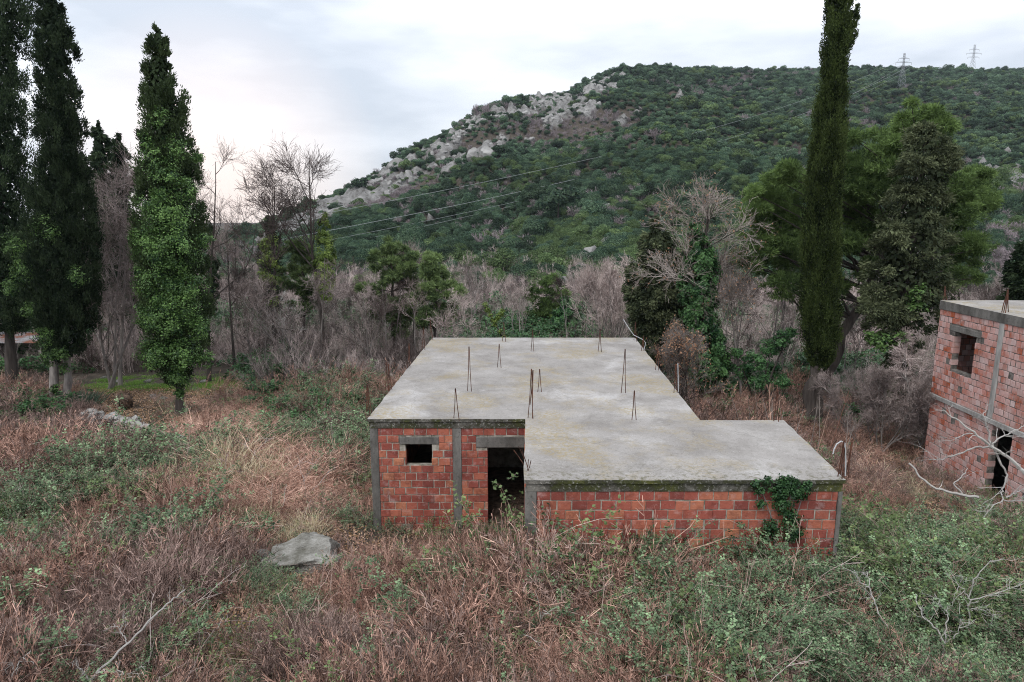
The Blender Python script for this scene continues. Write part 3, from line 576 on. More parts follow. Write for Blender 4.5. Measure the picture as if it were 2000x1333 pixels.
wall_part(tower, 'wall', (X2 + 0.03, Y2 - 0.02), (0, -1), (-1, 0), lw, -1.6, H2S - 0.162, [(d0, d1, -2, H2S - 0.165), (s_of(13.5), s_of(12), 0.2, 1.4)], M['brick_pale'], rngb, th=0.25, bl=0.195)
wall_part(tower, 'wall', (XE, Y2 - 0.04), (-1, 0), (0, 1), XE - X2 - 0.26, -1.6, H2S - 0.162, [], M['brick_pale'], rngb, th=0.25, simple=True)
wall_part(tower, 'wall', (XE, Y2 - 0.04), (-1, 0), (0, 1), XE - X2 - 0.26, H2S + 0.01, H2R - 0.31, [(3, 4.3, 2.7, 4.0)], M['brick_pale'], rngb, th=0.25, bl=0.195)
wall_part(tower, 'wall', (X2 + 0.29, Yn + 0.02), (1, 0), (0, -1), XE - X2 - 0.3, H2S + 0.01, H2R - 0.31, [(2, 4, 2.3, 4.2)], M['brick_pale'], rngb, th=0.25, bl=0.195)
wall_part(tower, 'wall', (X2 + 0.29, Yn + 0.02), (1, 0), (0, -1), XE - X2 - 0.3, -1.6, H2S - 0.162, [(2, 3, -1.6, 1.0)], M['brick_pale'], rngb, th=0.25, bl=0.195)
wall_part(tower, 'wall', (XE - 0.02, Yn + 0.3), (0, 1), (1, 0), Y2 - Yn - 0.6, -1.6, H2S - 0.162, [], M['brick_pale'], rngb, th=0.25, simple=True)
wall_part(tower, 'wall', (XE - 0.02, Yn + 0.3), (0, 1), (1, 0), Y2 - Yn - 0.6, H2S + 0.01, H2R - 0.31, [], M['brick_pale'], rngb, th=0.25, simple=True)
# leaning partition just inside the doorway, and rooms
block(tower, 'partition', X2 + 1.2, X2 + 1.35, dy0 - 1.5, dy0 + 0.75, -1.6, H2S - 0.17, M['concrete'], 0)
block(tower, 'partition', X2 + 3, X2 + 3.15, Yn + 0.5, Y2 - 0.4, H2S + 0.01, H2R - 0.31, M['mortar'], 0)
for b in (((1960, 611), (1956, 611), (1968, 569)), ((1964, 612), (1970, 610), (1969, 567)), ((1843, 586), (1849, 586), (1846, 560))):
    rebar(b[0], b[1], b[2], 0.014, par=tower, z=H2R)

# ------------------------------------------------------------------ instanced ground cover
def scatter(name, protos, P, rot, scl, pick, label, cat):
    pc = bpy.data.collections.new(name + '_kinds')
    for k, p in enumerate(protos): pc.objects.link(p)
    n = len(P); me = bpy.data.meshes.new(name); me.vertices.add(n); me.vertices.foreach_set('co', np.asarray(P, np.float32).ravel())
    a = me.attributes.new('rot', 'FLOAT_VECTOR', 'POINT'); a.data.foreach_set('vector', np.asarray(rot, np.float32).ravel())
    a = me.attributes.new('scl', 'FLOAT_VECTOR', 'POINT'); a.data.foreach_set('vector', np.asarray(scl, np.float32).ravel())
    a = me.attributes.new('pick', 'INT', 'POINT'); a.data.foreach_set('value', np.asarray(pick, np.int32).ravel())
    o = bpy.data.objects.new(name, me); col.objects.link(o); tag(o, label, cat, None, 'stuff')
    ng = bpy.data.node_groups.new(name, 'GeometryNodeTree'); ng.interface.new_socket('Geometry', in_out='INPUT', socket_type='NodeSocketGeometry'); ng.interface.new_socket('Geometry', in_out='OUTPUT', socket_type='NodeSocketGeometry')
    gi = ng.nodes.new('NodeGroupInput'); go = ng.nodes.new('NodeGroupOutput'); iop = ng.nodes.new('GeometryNodeInstanceOnPoints')
    ci = ng.nodes.new('GeometryNodeCollectionInfo'); ci.inputs['Collection'].default_value = pc; ci.inputs['Separate Children'].default_value = True; ci.inputs['Reset Children'].default_value = True
    def na(nm, dt):
        q = ng.nodes.new('GeometryNodeInputNamedAttribute'); q.data_type = dt; q.inputs['Name'].default_value = nm; return q.outputs['Attribute']
    e2r = ng.nodes.new('FunctionNodeEulerToRotation'); ng.links.new(na('rot', 'FLOAT_VECTOR'), e2r.inputs[0])
    ng.links.new(gi.outputs[0], iop.inputs['Points']); ng.links.new(ci.outputs[0], iop.inputs['Instance']); iop.inputs['Pick Instance'].default_value = True
    ng.links.new(na('pick', 'INT'), iop.inputs['Instance Index']); ng.links.new(e2r.outputs[0], iop.inputs['Rotation']); ng.links.new(na('scl', 'FLOAT_VECTOR'), iop.inputs['Scale'])
    ng.links.new(iop.outputs[0], go.inputs[0]); md = o.modifiers.new('scatter', 'NODES'); md.node_group = ng
    return o

def p_heath(seed, mi_dark, lean=0.5, h=0.62, n=75):
    r = np.random.default_rng(seed); g = Geo(); b = np.c_[r.normal(0, 0.17, (n, 2)), np.full(n, -0.05)]
    d = np.c_[b[:, 0] * 1.2 + lean + r.normal(0, 0.22, n), b[:, 1] * 1.2 + r.normal(0, 0.22, n), np.ones(n)]
    br = grow(b, d, h * r.uniform(0.6, 1.15, n), 0.0035, 4, 0.10, -0.03, r, 0.5); t = r.uniform(0, 1, n)
    for i in range(4): g.ribbons(br[0][:, i], br[0][:, i + 1], br[1][:, i] * 1.7, r, t, 0)
    P, D, _, _, ix = spawn(br, 9, 0.4, 1.0, 0.5, r); b2 = grow(P, D, r.uniform(0.03, 0.10, len(P)), 0.0022, 1, 0, 0, r)
    g.ribbons(b2[0][:, 0], b2[0][:, 1], 0.0065, r, np.clip(t[ix] + r.normal(0, 0.2, len(ix)), 0, 1), 0)
    return g.build('heath_clump', M['heath_dark'] if mi_dark else M['heath'], link=False)
def p_heathbush(seed, dark, h=0.6, stems=13, kk=(8, 6), spread=0.8):
    r = np.random.default_rng(seed); g = Geo(); b = np.c_[r.normal(0, 0.10, (stems, 2)), np.full(stems, -0.05)]
    br = grow(b, np.c_[b[:, :2] * 4 + r.normal(0, spread * 0.5, (stems, 2)), np.ones(stems)], h * r.uniform(0.6, 1.15, stems), 0.005, 4, 0.14, 0.02, r, 0.4); t = r.uniform(0, 0.8, stems)
    for i in range(4): g.ribbons(br[0][:, i], br[0][:, i + 1], br[1][:, i] * 2.0, r, t)
    P, D, rr, tt, ix = spawn(br, kk[0], 0.2, 1.0, 0.6, r); b2 = grow(P, D, h * 0.32 * r.uniform(0.4, 1.2, len(P)), 0.003, 3, 0.16, 0.08, r, 0.6)
    for i in range(3): g.ribbons(b2[0][:, i], b2[0][:, i + 1], 0.0052, r, np.clip(t[ix] + r.normal(0, 0.15, len(ix)), 0, 1))
    P, D, rr, tt, i2 = spawn(b2, kk[1], 0.2, 1.0, 0.6, r); b3 = grow(P, D, h * 0.085 * r.uniform(0.4, 1.3, len(P)), 0.002, 1, 0.1, 0, r, 1.0)
    g.ribbons(b3[0][:, 0], b3[0][:, 1], 0.0062, r, np.clip(t[ix][i2] + 0.2 + r.normal(0, 0.2, len(i2)), 0, 1))
    return g.build('heath_clump', M['heath_dark'] if dark else M['heath'], link=False)
def p_cane(seed, mat, n=5, L_=1.5):
    r = np.random.default_rng(seed); g = Geo(); b = np.c_[r.normal(0, 0.15, (n, 2)), np.full(n, -0.05)]; an = r.uniform(0, 6.28, n)
    br = grow(b, np.c_[np.cos(an) * 0.7, np.sin(an) * 0.7, np.ones(n)], L_ * r.uniform(0.6, 1.2, n), 0.0075, 8, 0.14, -0.14, r, 0.4); add_br(g, br, r.uniform(0, 1, n), 0, 4)
    P, D, rr, tt, ix = spawn(br, 5, 0.25, 1.0, 0.8, r); b2 = grow(P, D, r.uniform(0.1, 0.45, len(P)), 0.004, 4, 0.2, 0.0, r, 0.5); add_br(g, b2, 0.5, 0, 3)
    return g.build('cane_clump', mat, link=False)
def p_bramble(seed, mat, n=520, rad=0.55, hgt=0.42, lf=0.047, canes=12):
    r = np.random.default_rng(seed); g = Geo()
    b = np.c_[r.normal(0, 0.12, (canes, 2)), np.full(canes, -0.05)]; an = r.uniform(0, 6.28, canes)
    br = grow(b, np.c_[np.cos(an) * 0.6, np.sin(an) * 0.6, np.ones(canes)], rad * 2.1 * r.uniform(0.8, 1.3, canes), 0.005, 6, 0.12, -0.24, r, 0.4)
    for i in range(6): g.sticks(br[0][:, i], br[0][:, i + 1], br[1][:, i], br[1][:, i + 1], r.uniform(0, 1, canes), 1)
    P, D, _, _, ix = spawn(br, 16, 0.15, 1.0, 1.0, r); b2 = grow(P, D + np.array([0, 0, 0.3]), r.uniform(0.08, 0.30, len(P)), 0.0025, 2, 0.2, 0.0, r)
    for i in range(2): g.ribbons(b2[0][:, i], b2[0][:, i + 1], 0.004, r, 0.3, 1)
    P, D, _, _, _ = spawn(b2, 4, 0.1, 1.0, 1.0, r)
    tn = np.repeat(np.clip(r.normal(0.45, 0.24, len(P) // 4 + 1), 0, 1), 4)[:len(P)]
    off = r.normal(0, lf * 0.45, (3, len(P), 3))
    for k in range(3):
        Nn = np.array([0, 0, 1.0]) + r.normal(0, 0.45, (len(P), 3)); sz = lf * r.uniform(0.6, 1.2, len(P))
        g.flat_leaves(P + off[k], Nn, sz, sz * 0.72, r, np.clip(tn + r.normal(0, 0.12, len(P)), 0, 1), 0)
    return g.build('bramble_clump', [mat, M['cane']], link=False)
def p_straw(seed, mat, n=90, h=0.65, rad=0.16, up=-0.22, w=0.011):
    r = np.random.default_rng(seed); g = Geo(); b = np.c_[r.normal(0, rad, (n, 2)), np.full(n, -0.03)]
    br = grow(b, np.c_[b[:, :2] * 2.0 + r.normal(0, 0.25, (n, 2)), np.ones(n)], h * r.uniform(0.5, 1.2, n), 0.003, 4, 0.10, up, r, 0.4); t = r.uniform(0, 1, n)
    for i in range(4): g.ribbons(br[0][:, i], br[0][:, i + 1], w * (1 - 0.2 * i), r, t, 0)
    return g.build('grass_clump', mat, link=False)
def p_red(seed, n=60, L_=1.0):
    r = np.random.default_rng(seed); g = Geo(); b = np.c_[r.normal(0, 0.25, (n, 2)), np.full(n, -0.05)]; an = r.uniform(0, 6.28, n)
    br = grow(b, np.c_[np.cos(an), np.sin(an), r.uniform(0.3, 1.4, n)], L_ * r.uniform(0.5, 1.1, n), 0.0045, 5, 0.14, -0.16, r, 0.4); t = r.uniform(0, 1, n)
    for i in range(5): g.ribbons(br[0][:, i], br[0][:, i + 1], br[1][:, i] * 3.0, r, t, 0)
    P, D, _, _, ix = spawn(br, 4, 0.3, 1.0, 0.8, r); b2 = grow(P, D, r.uniform(0.05, 0.2, len(P)), 0.002, 1, 0, 0, r); g.ribbons(b2[0][:, 0], b2[0][:, 1], 0.004, r, t[ix], 0)
    return g.build('bracken_clump', M['red'], link=False)
def p_litter(seed, mat, n=60, lf=0.07, rad=0.5, zz=0.03):
    r = np.random.default_rng(seed); g = Geo(); P = np.c_[r.normal(0, rad * 0.5, (n, 2)), r.uniform(0.0, zz, n)]
    g.flat_leaves(P, np.array([0, 0, 1.0]) + r.normal(0, 0.5, (n, 3)), lf * r.uniform(0.6, 1.2, n), lf * 0.6, r, r.uniform(0, 1, n), 0); return g.build('leaf_clump', mat, link=False)

rs = np.random.default_rng(42)
def jgrid(x0, x1, y0, y1, step, rng):
    X, Y = np.meshgrid(np.arange(x0, x1, step), np.arange(y0, y1, step)); X = X.ravel() + rng.uniform(-.5, .5, X.size) * step; Y = Y.ravel() + rng.uniform(-.5, .5, Y.size) * step
    return X, Y
def in_house(X, Y, mg=0.15):
    a = (X > XL - mg) & (X < XRm + mg - (Y - YF) * 0.0) & (Y > YF - mg) & (Y < YB + mg) | (X > XA - mg) & (X < XRa + mg) & (Y > YA - mg) & (Y < pts[4].y + mg)
    return a | (X > X2 - mg) & (Y < Y2 + mg) & (Y > Yn - mg) & (X < XE + mg)
def gb(px, py, lst):
    v = np.zeros_like(px)
    for (cx, cy, rx, ry, wt) in lst: v += wt * np.exp(-(((px - cx) / rx) ** 2 + ((py - cy) / ry) ** 2))
    return v
X, Y = [], []
for (x0, x1, y0, y1, st) in ((-13, 13, 6.5, 14, 0.235), (-22, 20, 14, 22, 0.31), (-32, 26, 22, 36, 0.46), (-14, 14, 2, 6.5, 0.5)):
    a, b = jgrid(x0, x1, y0, y1, st, rs); X.append(a); Y.append(b)
X = np.concatenate(X); Y = np.concatenate(Y); k = ~in_house(X, Y, 0.22); X, Y = X[k], Y[k]; Z = H(X, Y)
px, py = proj(X, Y, Z + 0.35)
nzb = fbm(X * 0.55, Y * 0.55, 4, 61); nzr = fbm(X * 0.5, Y * 0.5, 3, 71); nzd = fbm(X * 0.4, Y * 0.4, 3, 81)
wB = gb(px, py, [(1560, 1065, 130, 28, 2.6), (505, 1125, 38, 28, 1.6), (780, 1010, 80, 16, 1.2), (1900, 1220, 230, 150, 2.3), (1600, 1090, 200, 45, 2.2), (1430, 1060, 130, 30, 1.0), (1780, 1080, 200, 50, 1.8), (1400, 1270, 150, 70, 1.3), (1500, 1180, 120, 60, 0.9), (160, 950, 170, 45, 0.9), (330, 900, 130, 30, 0.6), (30, 1020, 60, 60, 1.3), (640, 780, 90, 35, 1.6),
                 (600, 850, 120, 30, 0.8), (780, 1005, 90, 30, 2.0), (930, 1010, 60, 20, 1.0), (500, 1140, 40, 40, 0.6), (790, 1190, 60, 30, 1.5), (960, 1115, 110, 28, 1.2), (1180, 1080, 120, 28, 1.1), (60, 1090, 60, 30, 0.8), (560, 1170, 40, 40, 1.2), (1000, 1230, 60, 20, 0.7), (330, 1060, 90, 25, 0.7), (540, 850, 60, 30, 0.6), (1290, 1110, 120, 50, 0.7), (700, 900, 50, 60, 1.0), (560, 1250, 60, 20, 0.4)]) + np.clip((nzb - 0.60) * 4, 0, 0.3) - 0.12 - 0.9 * np.clip((vnoise(X * 0.7, Y * 0.7, 171) - 0.62) * 4, 0, 1)
wS = gb(px, py, [(470, 915, 70, 35, 2.6), (560, 1010, 90, 30, 2.8), (700, 1270, 120, 40, 0.4), (620, 985, 60, 40, 0.8), (300, 760, 200, 30, 0.5), (410, 960, 80, 50, 0.7), (1900, 1000, 100, 30, 0.5), (1750, 950, 100, 50, 0.4)]) * np.clip((nzr - 0.35) * 4, 0, 1.6)
wR = gb(px, py, [(560, 920, 110, 50, 3.2), (480, 820, 100, 40, 2.2), (1020, 1230, 330, 80, 0.75), (850, 1085, 150, 35, 0.7), (470, 770, 60, 30, 0.9), (620, 970, 60, 40, 1.0), (1240, 1150, 90, 40, 0.4), (300, 840, 130, 40, 0.7), (1700, 870, 90, 90, 0.7)]) * (0.4 + 1.4 * nzd)
wH = 0.85 + 0.9 * gb(px, py, [(250, 740, 330, 60, 1.0)]); wH = np.where((px < 480) & (py > 800) & (py < 900), 0.5, wH)
bare = gb(px, py, [(400, 1200, 120, 50, 1.0), (270, 748, 150, 16, 3), (430, 750, 60, 12, 1.5), (255, 830, 110, 38, 1.6), (240, 775, 45, 20, 0.7), (590, 1085, 50, 16, 1.2), (420, 1290, 90, 40, 0.7)])
bare = np.maximum(bare, (vnoise(X * 0.8 + 40, Y * 0.8, 151) > 0.80) * 0.7); keep = rs.uniform(size=len(X)) > np.clip(bare, 0, 0.97); X, Y, Z, px, py, wB, wS, wR, wH, nzd, nzb = (v[keep] for v in (X, Y, Z, px, py, wB, wS, wR, wH, nzd, nzb))
W = np.maximum(np.stack([wB, wS, wR, wH], 1), 0) ** 1.8; W /= W.sum(1, keepdims=True); c = W.cumsum(1); ty = (rs.uniform(size=(len(X), 1)) > c).sum(1)
def put(name, sel, protos, sz, label, cat, pick=None, leanrot=None, tilt=0.12):
    n = int(sel.sum()); s = sz * rs.uniform(0.75, 1.3, n)
    dist = np.clip(Y[sel] / 18, 1, 1.3); bst = 1 + 0.15 * ((Y[sel] > 11.5) & (Y[sel] < 13.1) & (X[sel] > 0)); mnd = bst * (0.55 + 0.9 * (vnoise(X[sel] * 0.9, Y[sel] * 0.9, 141) - 0.5) * 1.5 + 0.45); s = s * np.where((X[sel] < 0.4) & (X[sel] > -6) & (Y[sel] > 13.0) & (Y[sel] < 17.5), 0.68, 1) * (1 - 0.22 * (px[sel] > 1560)); mnd = np.minimum(mnd, 0.95) if name == 'dead_canes' else mnd; s = s * dist * mnd * (1 - 0.40 * np.clip(gb(px[sel], py[sel], [(1790, 970, 190, 60, 1.3)]), 0, 1)) * (1 - 0.55 * np.clip(gb(px[sel], py[sel], [(270, 800, 190, 45, 1.4)]), 0, 1.3))
    rz = rs.uniform(0, 6.283, n) if leanrot is None else leanrot
    rot = np.c_[rs.normal(0, tilt, (n, 2)), rz]
    P = np.c_[X[sel], Y[sel], Z[sel]]; pk = rs.integers(0, len(protos), n) if pick is None else pick
    return scatter(name, protos, P, rot, np.c_[s, s, s * rs.uniform(0.85, 1.2, n)], pk, label, cat)
sH = ty == 3
lean = (fbm(X[sH] * 0.22, Y[sH] * 0.22, 2, 91) - 0.35) * 5.0 + rs.normal(0, 1.0, sH.sum())
dk = (nzd[sH] + rs.normal(0, 0.08, sH.sum())) > 0.52
put('dry_heather', sH, [p_heathbush(1, 0), p_heathbush(2, 0, 0.5, 16, (8, 6), 1.2), p_heath(3, 0, 0.8, 0.66, 60), p_heath(6, 0, 0.3, 0.6, 50), p_heathbush(4, 1), p_heathbush(5, 1, 0.55, 14, (8, 6), 1.2), p_heath(7, 1, 0.5)], 1.12, 'tangled brown dry heather and dead stalks over the clearing', 'dry brush',
    pick=np.where(dk, 4 + rs.integers(0, 3, sH.sum()), rs.integers(0, 4, sH.sum())), leanrot=lean)
sB = ty == 0
yel = rs.uniform(size=sB.sum()) < np.clip(0.10 + gb(px[sB], py[sB], [(1880, 1120, 120, 90, 0.5), (30, 1040, 60, 50, 0.5)]), 0, 1)
put('bramble_patch', sB, [p_bramble(11, M['bramble']), p_bramble(12, M['bramble']), p_bramble(13, M['bramble']), p_bramble(14, M['bramble_y'])], 0.92, 'green leafy bramble thicket sprawling over the clearing', 'brambles', pick=np.where(yel, 3, rs.integers(0, 3, sB.sum())))
sS = rs.uniform(size=len(X)) < 0.24 * (ty != 0)
put('bramble_sprigs', sS, [p_bramble(25, M['bramble'], canes=5), p_bramble(26, M['bramble'], canes=4), p_bramble(27, M['bramble_y'], canes=3)], 0.62, 'small green bramble sprigs pushing up through the dry brush', 'bramble sprigs')
sC = rs.uniform(size=len(X)) < np.where(ty == 0, 0.11, 0.03)
put('dead_canes', sC, [p_cane(15, M['cane']), p_cane(16, M['twig_pale'], 3, 1.3), p_cane(17, M['cane'], 4, 1.8), p_cane(18, M['twig'], 4, 1.2)], 1.05, 'pale dead canes and stems arching over the undergrowth', 'dead canes')
put('straw_grass', ty == 1, [p_straw(21, M['straw']), p_straw(22, M['straw'], 70, 0.8)], 1.05, 'tall straw coloured dry grass left of the brick house', 'dry grass')
put('dry_bracken', ty == 2, [p_red(31), p_red(32)], 1.0, 'reddish dead bracken stems heaped left of the brick house', 'dead bracken')
# leaf litter, low herbs and the green grass strip
Xl, Yl = jgrid(-25, 16, 6.5, 36, 0.45, rs); kk = ~in_house(Xl, Yl, 0.1); Xl, Yl = Xl[kk], Yl[kk]
def put2(name, Xa, Ya, protos, sz, label, cat, zo=0.0):
    n = len(Xa); s = sz * rs.uniform(0.8, 1.3, n); scatter(name, protos, np.c_[Xa, Ya, H(Xa, Ya) + zo], np.c_[np.zeros((n, 2)), rs.uniform(0, 6.28, n)], np.c_[s, s, s], rs.integers(0, len(protos), n), label, cat)
put2('leaf_litter', Xl, Yl, [p_litter(41, M['litter']), p_litter(42, M['litter'])], 1.0, 'fallen tan leaves lying between the dry stalks', 'fallen leaves', 0.03)
Xg, Yg = jgrid(-24, 12, 6.5, 42, 0.16, rs); pgx, pgy = proj(Xg, Yg, H(Xg, Yg))
gm = gb(pgx, pgy, [(250, 752, 110, 11, 2.6), (430, 752, 60, 9, 2.2), (400, 1195, 90, 28, 0.5), (460, 1270, 55, 28, 0.9), (330, 1180, 45, 22, 0.7), (520, 1300, 60, 20, 0.6)]); kk = rs.uniform(size=len(Xg)) < gm * np.clip((fbm(Xg * 0.9, Yg * 0.9, 3, 181) - 0.40) * 6, 0.03, 1)
put2('green_grass', Xg[kk], Yg[kk], [p_straw(51, M['grass'], 60, 0.16, 0.12, -0.1, 0.012), p_litter(52, M['grass'], 50, 0.05, 0.25, 0.08)], 1.0, 'bright green grass and low herbs in the open gaps', 'grass')

# ------------------------------------------------------------------ woodland behind: bare thicket
def p_thicket(seed, mat, h=3.2, stems=16, kk=(9, 7), spread=0.35, r0=0.022, tw=0.005):
    r = np.random.default_rng(seed); g = Geo(); b = np.c_[r.normal(0, 0.3, (stems, 2)), np.full(stems, -0.15)]
    br = grow(b, np.c_[b[:, :2] * spread * 3 + r.normal(0, spread * 0.5, (stems, 2)), np.ones(stems)], h * r.uniform(0.6, 1.05, stems), r0, 6, 0.10, 0.04, r, 0.3); t = r.uniform(0, 1, stems)
    add_br(g, br, t)
    P, D, rr, tt, ix = spawn(br, kk[0], 0.2, 0.98, 0.6, r); b2 = grow(P, D, h * 0.30 * (1.2 - tt) * r.uniform(0.6, 1.3, len(P)), np.minimum(rr, 0.010), 3, 0.12, 0.14, r); add_br(g, b2, t[ix])
    P, D, rr, tt, i2 = spawn(b2, kk[1], 0.15, 1.0, 0.55, r); b3 = grow(P, D, h * 0.09 * r.uniform(0.5, 1.4, len(P)), tw, 2, 0.12, 0.10, r, 0.5)
    tn = np.clip(t[ix][i2] + r.normal(0, 0.15, len(i2)), 0, 1)
    for i in range(2): g.ribbons(b3[0][:, i], b3[0][:, i + 1], b3[1][:, i] * 2, r, tn, 0)
    return g.build('bare_shrub', mat, link=False)
def tree_free(X, Y): return ~((X > -24) & (X < -12) & (Y > 26) & (Y < 36) | (X > 9) & (X < 22) & (Y < 30))
Xt, Yt = [], []
for (x0, x1, y0, y1, st) in ((-34, 34, 30.5, 46, 1.15), (-60, 60, 46, 70, 1.9), (-100, 110, 70, 125, 3.0)):
    a, b = jgrid(x0, x1, y0, y1, st, rs); Xt.append(a); Yt.append(b)
Xt = np.concatenate(Xt); Yt = np.concatenate(Yt); Zt = H(Xt, Yt); ptx, pty = proj(Xt, Yt, Zt)
kf = ~((ptx > 1515) & (ptx < 1665) & (Yt < 42)); Xt, Yt, Zt, ptx, pty = (v[kf] for v in (Xt, Yt, Zt, ptx, pty))
kk = ~((ptx < 760) & (Yt < 41) & (ptx > -100)) | (ptx > 480) & (Yt > 36) & (ptx < 800); kk &= ~((ptx > 60) & (ptx < 470) & (Yt < 39)); kk &= ~in_house(Xt, Yt, 1.0)
kk &= (np.abs(Xt / Yt) < 0.95); kk &= (fbm(Xt * 0.12, Yt * 0.12, 3, 101) > 0.40)
Xt, Yt, Zt, ptx, pty = (v[kk] for v in (Xt, Yt, Zt, ptx, pty))
n = len(Xt); s = rs.uniform(0.55, 1.15, n) * np.interp(Yt, [30, 45, 110], [0.65, 0.95, 1.25]); s = np.where((ptx > 850) & (ptx < 1230) & (Yt < 60), s * 0.55, s)
s = np.where((ptx > 1400) & (Yt < 45), s * 0.8, s)
pk = rs.integers(0, 4, n)
scatter('bare_thicket', [p_thicket(61, M['twig']), p_thicket(62, M['twig'], 3.6, 13, (10, 7), 0.2), p_thicket(63, M['twig'], 2.8, 18, (9, 7), 0.5), p_thicket(64, M['twig_dark'], 3.2)], np.c_[Xt, Yt, Zt],
        np.c_[rs.normal(0, 0.06, (n, 2)), rs.uniform(0, 6.28, n)], np.c_[s, s, s], pk, 'mauve-grey leafless scrub filling the valley behind the house', 'scrub')
# low evergreen undergrowth under the trees
Xu, Yu = jgrid(-50, 46, 29, 75, 1.25, rs); kk = ~in_house(Xu, Yu, 0.6) & (np.abs(Xu / Yu) < 0.95) & (fbm(Xu * 0.2, Yu * 0.2, 3, 111) > 0.52 - 0.04 * (Yu > 40)); pux, puy = proj(Xu, Yu, H(Xu, Yu)); kk &= ~((pux > 120) & (pux < 500) & (puy > 715) & (puy < 840)); kk &= ~((pux > -30) & (pux < 100) & (puy > 670) & (puy < 760))
Xu, Yu = Xu[kk], Yu[kk]; n = len(Xu); s = rs.uniform(0.8, 2.0, n) * np.interp(Yu, [30, 70], [1, 2.0])
scatter('evergreen_undergrowth', [p_bramble(71, M['ivy_dark'], lf=0.07), p_bramble(72, M['ivy_dark'], lf=0.07)], np.c_[Xu, Yu, H(Xu, Yu)], np.c_[np.zeros((n, 2)), rs.uniform(0, 6.28, n)], np.c_[s, s, s], rs.integers(0, 2, n), 'dark evergreen undergrowth beneath the bare woodland', 'undergrowth')

# ------------------------------------------------------------------ forest and rocks on the hill
def p_hilltree(seed, mat, lobes=8, n=1500, flat=0.8, lk=1.0, nm='hill_tree'):
    r = np.random.default_rng(seed); g = Geo(); C = np.c_[r.normal(0, 0.20, (lobes, 2)), r.uniform(0.35, 0.75, lobes)]; rad = r.uniform(0.18, 0.34, lobes)
    i = r.integers(0, lobes, n); d = nrm(r.normal(size=(n, 3)) + np.array([0, 0, 0.35])); P = C[i] + d * rad[i][:, None] * r.uniform(0.8, 1.05, (n, 1)) * np.array([1, 1, flat])
    t0 = r.uniform(0.15, 0.75, lobes)
    g.flat_leaves(P, d + r.normal(0, 0.45, (n, 3)), r.uniform(0.05, 0.11, n) * lk, r.uniform(0.05, 0.08, n) * lk, r, np.clip(t0[i] + r.normal(0, 0.2, n), 0, 1), 0)
    g.sticks(np.array([[0, 0, -0.3]]), np.array([[0, 0, 0.5]]), 0.05, 0.03, 0.0, 0)
    return g.build(nm, mat, link=False)
def p_hillbare(seed, n=320):
    r = np.random.default_rng(seed); g = Geo(); b = np.zeros((6, 3)); br = grow(b, np.c_[r.normal(0, 0.5, (6, 2)), np.ones(6)], 0.8, 0.03, 3, 0.12, 0.05, r); add_br(g, br, 0.3)
    P, D, rr, _, _ = spawn(br, 9, 0.3, 1, 0.6, r); b2 = grow(P, D, 0.35, 0.018, 2, 0.15, 0.1, r)
    for i in range(2): g.ribbons(b2[0][:, i], b2[0][:, i + 1], 0.03, r, r.uniform(0, 1, len(P)), 0)
    P, D, rr, _, _ = spawn(b2, 5, 0.2, 1, 0.6, r); b3 = grow(P, D, 0.16, 0.01, 1, 0, 0, r); g.ribbons(b3[0][:, 0], b3[0][:, 1], 0.022, r, r.uniform(0, 1, len(P)), 0)
    return g.build('leafless_hill_tree', M['hill_c'], link=False)
def hill_pts(y0, y1, step):
    a, b = jgrid(-420, 690, y0, y1, step, rs); k = (np.abs(a / b) < 1.0); return a[k], b[k]
parts_ = [hill_pts(105, 200, 1.95), hill_pts(200, 340, 2.25), hill_pts(340, 520, 2.65), hill_pts(520, 760, 3.1)]
Xh = np.concatenate([p[0] for p in parts_]); Yh = np.concatenate([p[1] for p in parts_]); Zh = H(Xh, Yh)
phx, phy = proj(Xh, Yh, Zh); ah = Xh / Yh; Rh = np.interp(ah, RR_A, RR_P[:, 1]); k = (Yh < Rh + 25) & (phx > -250) & (phx < 2250); Xh, Yh, Zh, phx, phy = (v[k] for v in (Xh, Yh, Zh, phx, phy))
rk = rock_mask(Xh, Yh, Zh); k = rs.uniform(size=len(Xh)) > rk * 0.80; 
k &= ~((phx < 700) & (Yh < 150) & (rs.uniform(size=len(Xh)) < 0.6))
thin = gb(phx, phy, [(1110, 250, 90, 60, 0.45), (930, 280, 120, 40, 0.35), (700, 380, 130, 40, 0.5), (1900, 350, 120, 60, 0.25)]); k &= rs.uniform(size=len(Xh)) > thin * 0.1
Xh, Yh, Zh, phx, phy = (v[k] for v in (Xh, Yh, Zh, phx, phy)); n = len(Xh)
fn = fbm(Xh * 0.02, Yh * 0.02, 4, 121); fg = fbm(Xh * 0.035, Yh * 0.035, 4, 131)
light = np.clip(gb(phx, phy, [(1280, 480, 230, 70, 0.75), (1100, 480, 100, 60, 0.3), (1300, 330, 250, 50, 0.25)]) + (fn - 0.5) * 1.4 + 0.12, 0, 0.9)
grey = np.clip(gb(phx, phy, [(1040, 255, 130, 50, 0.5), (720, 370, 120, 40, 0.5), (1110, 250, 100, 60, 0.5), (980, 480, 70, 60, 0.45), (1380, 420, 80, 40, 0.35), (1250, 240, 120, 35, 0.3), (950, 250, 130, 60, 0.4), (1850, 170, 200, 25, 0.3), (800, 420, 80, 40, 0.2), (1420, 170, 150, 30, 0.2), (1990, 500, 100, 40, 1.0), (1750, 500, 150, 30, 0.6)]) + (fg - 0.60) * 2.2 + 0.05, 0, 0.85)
u = rs.uniform(size=n); pk = np.where(u < grey, 5 + rs.integers(0, 2, n), np.where(rs.uniform(size=n) < light, 3 + rs.integers(0, 2, n), rs.integers(0, 3, n)))
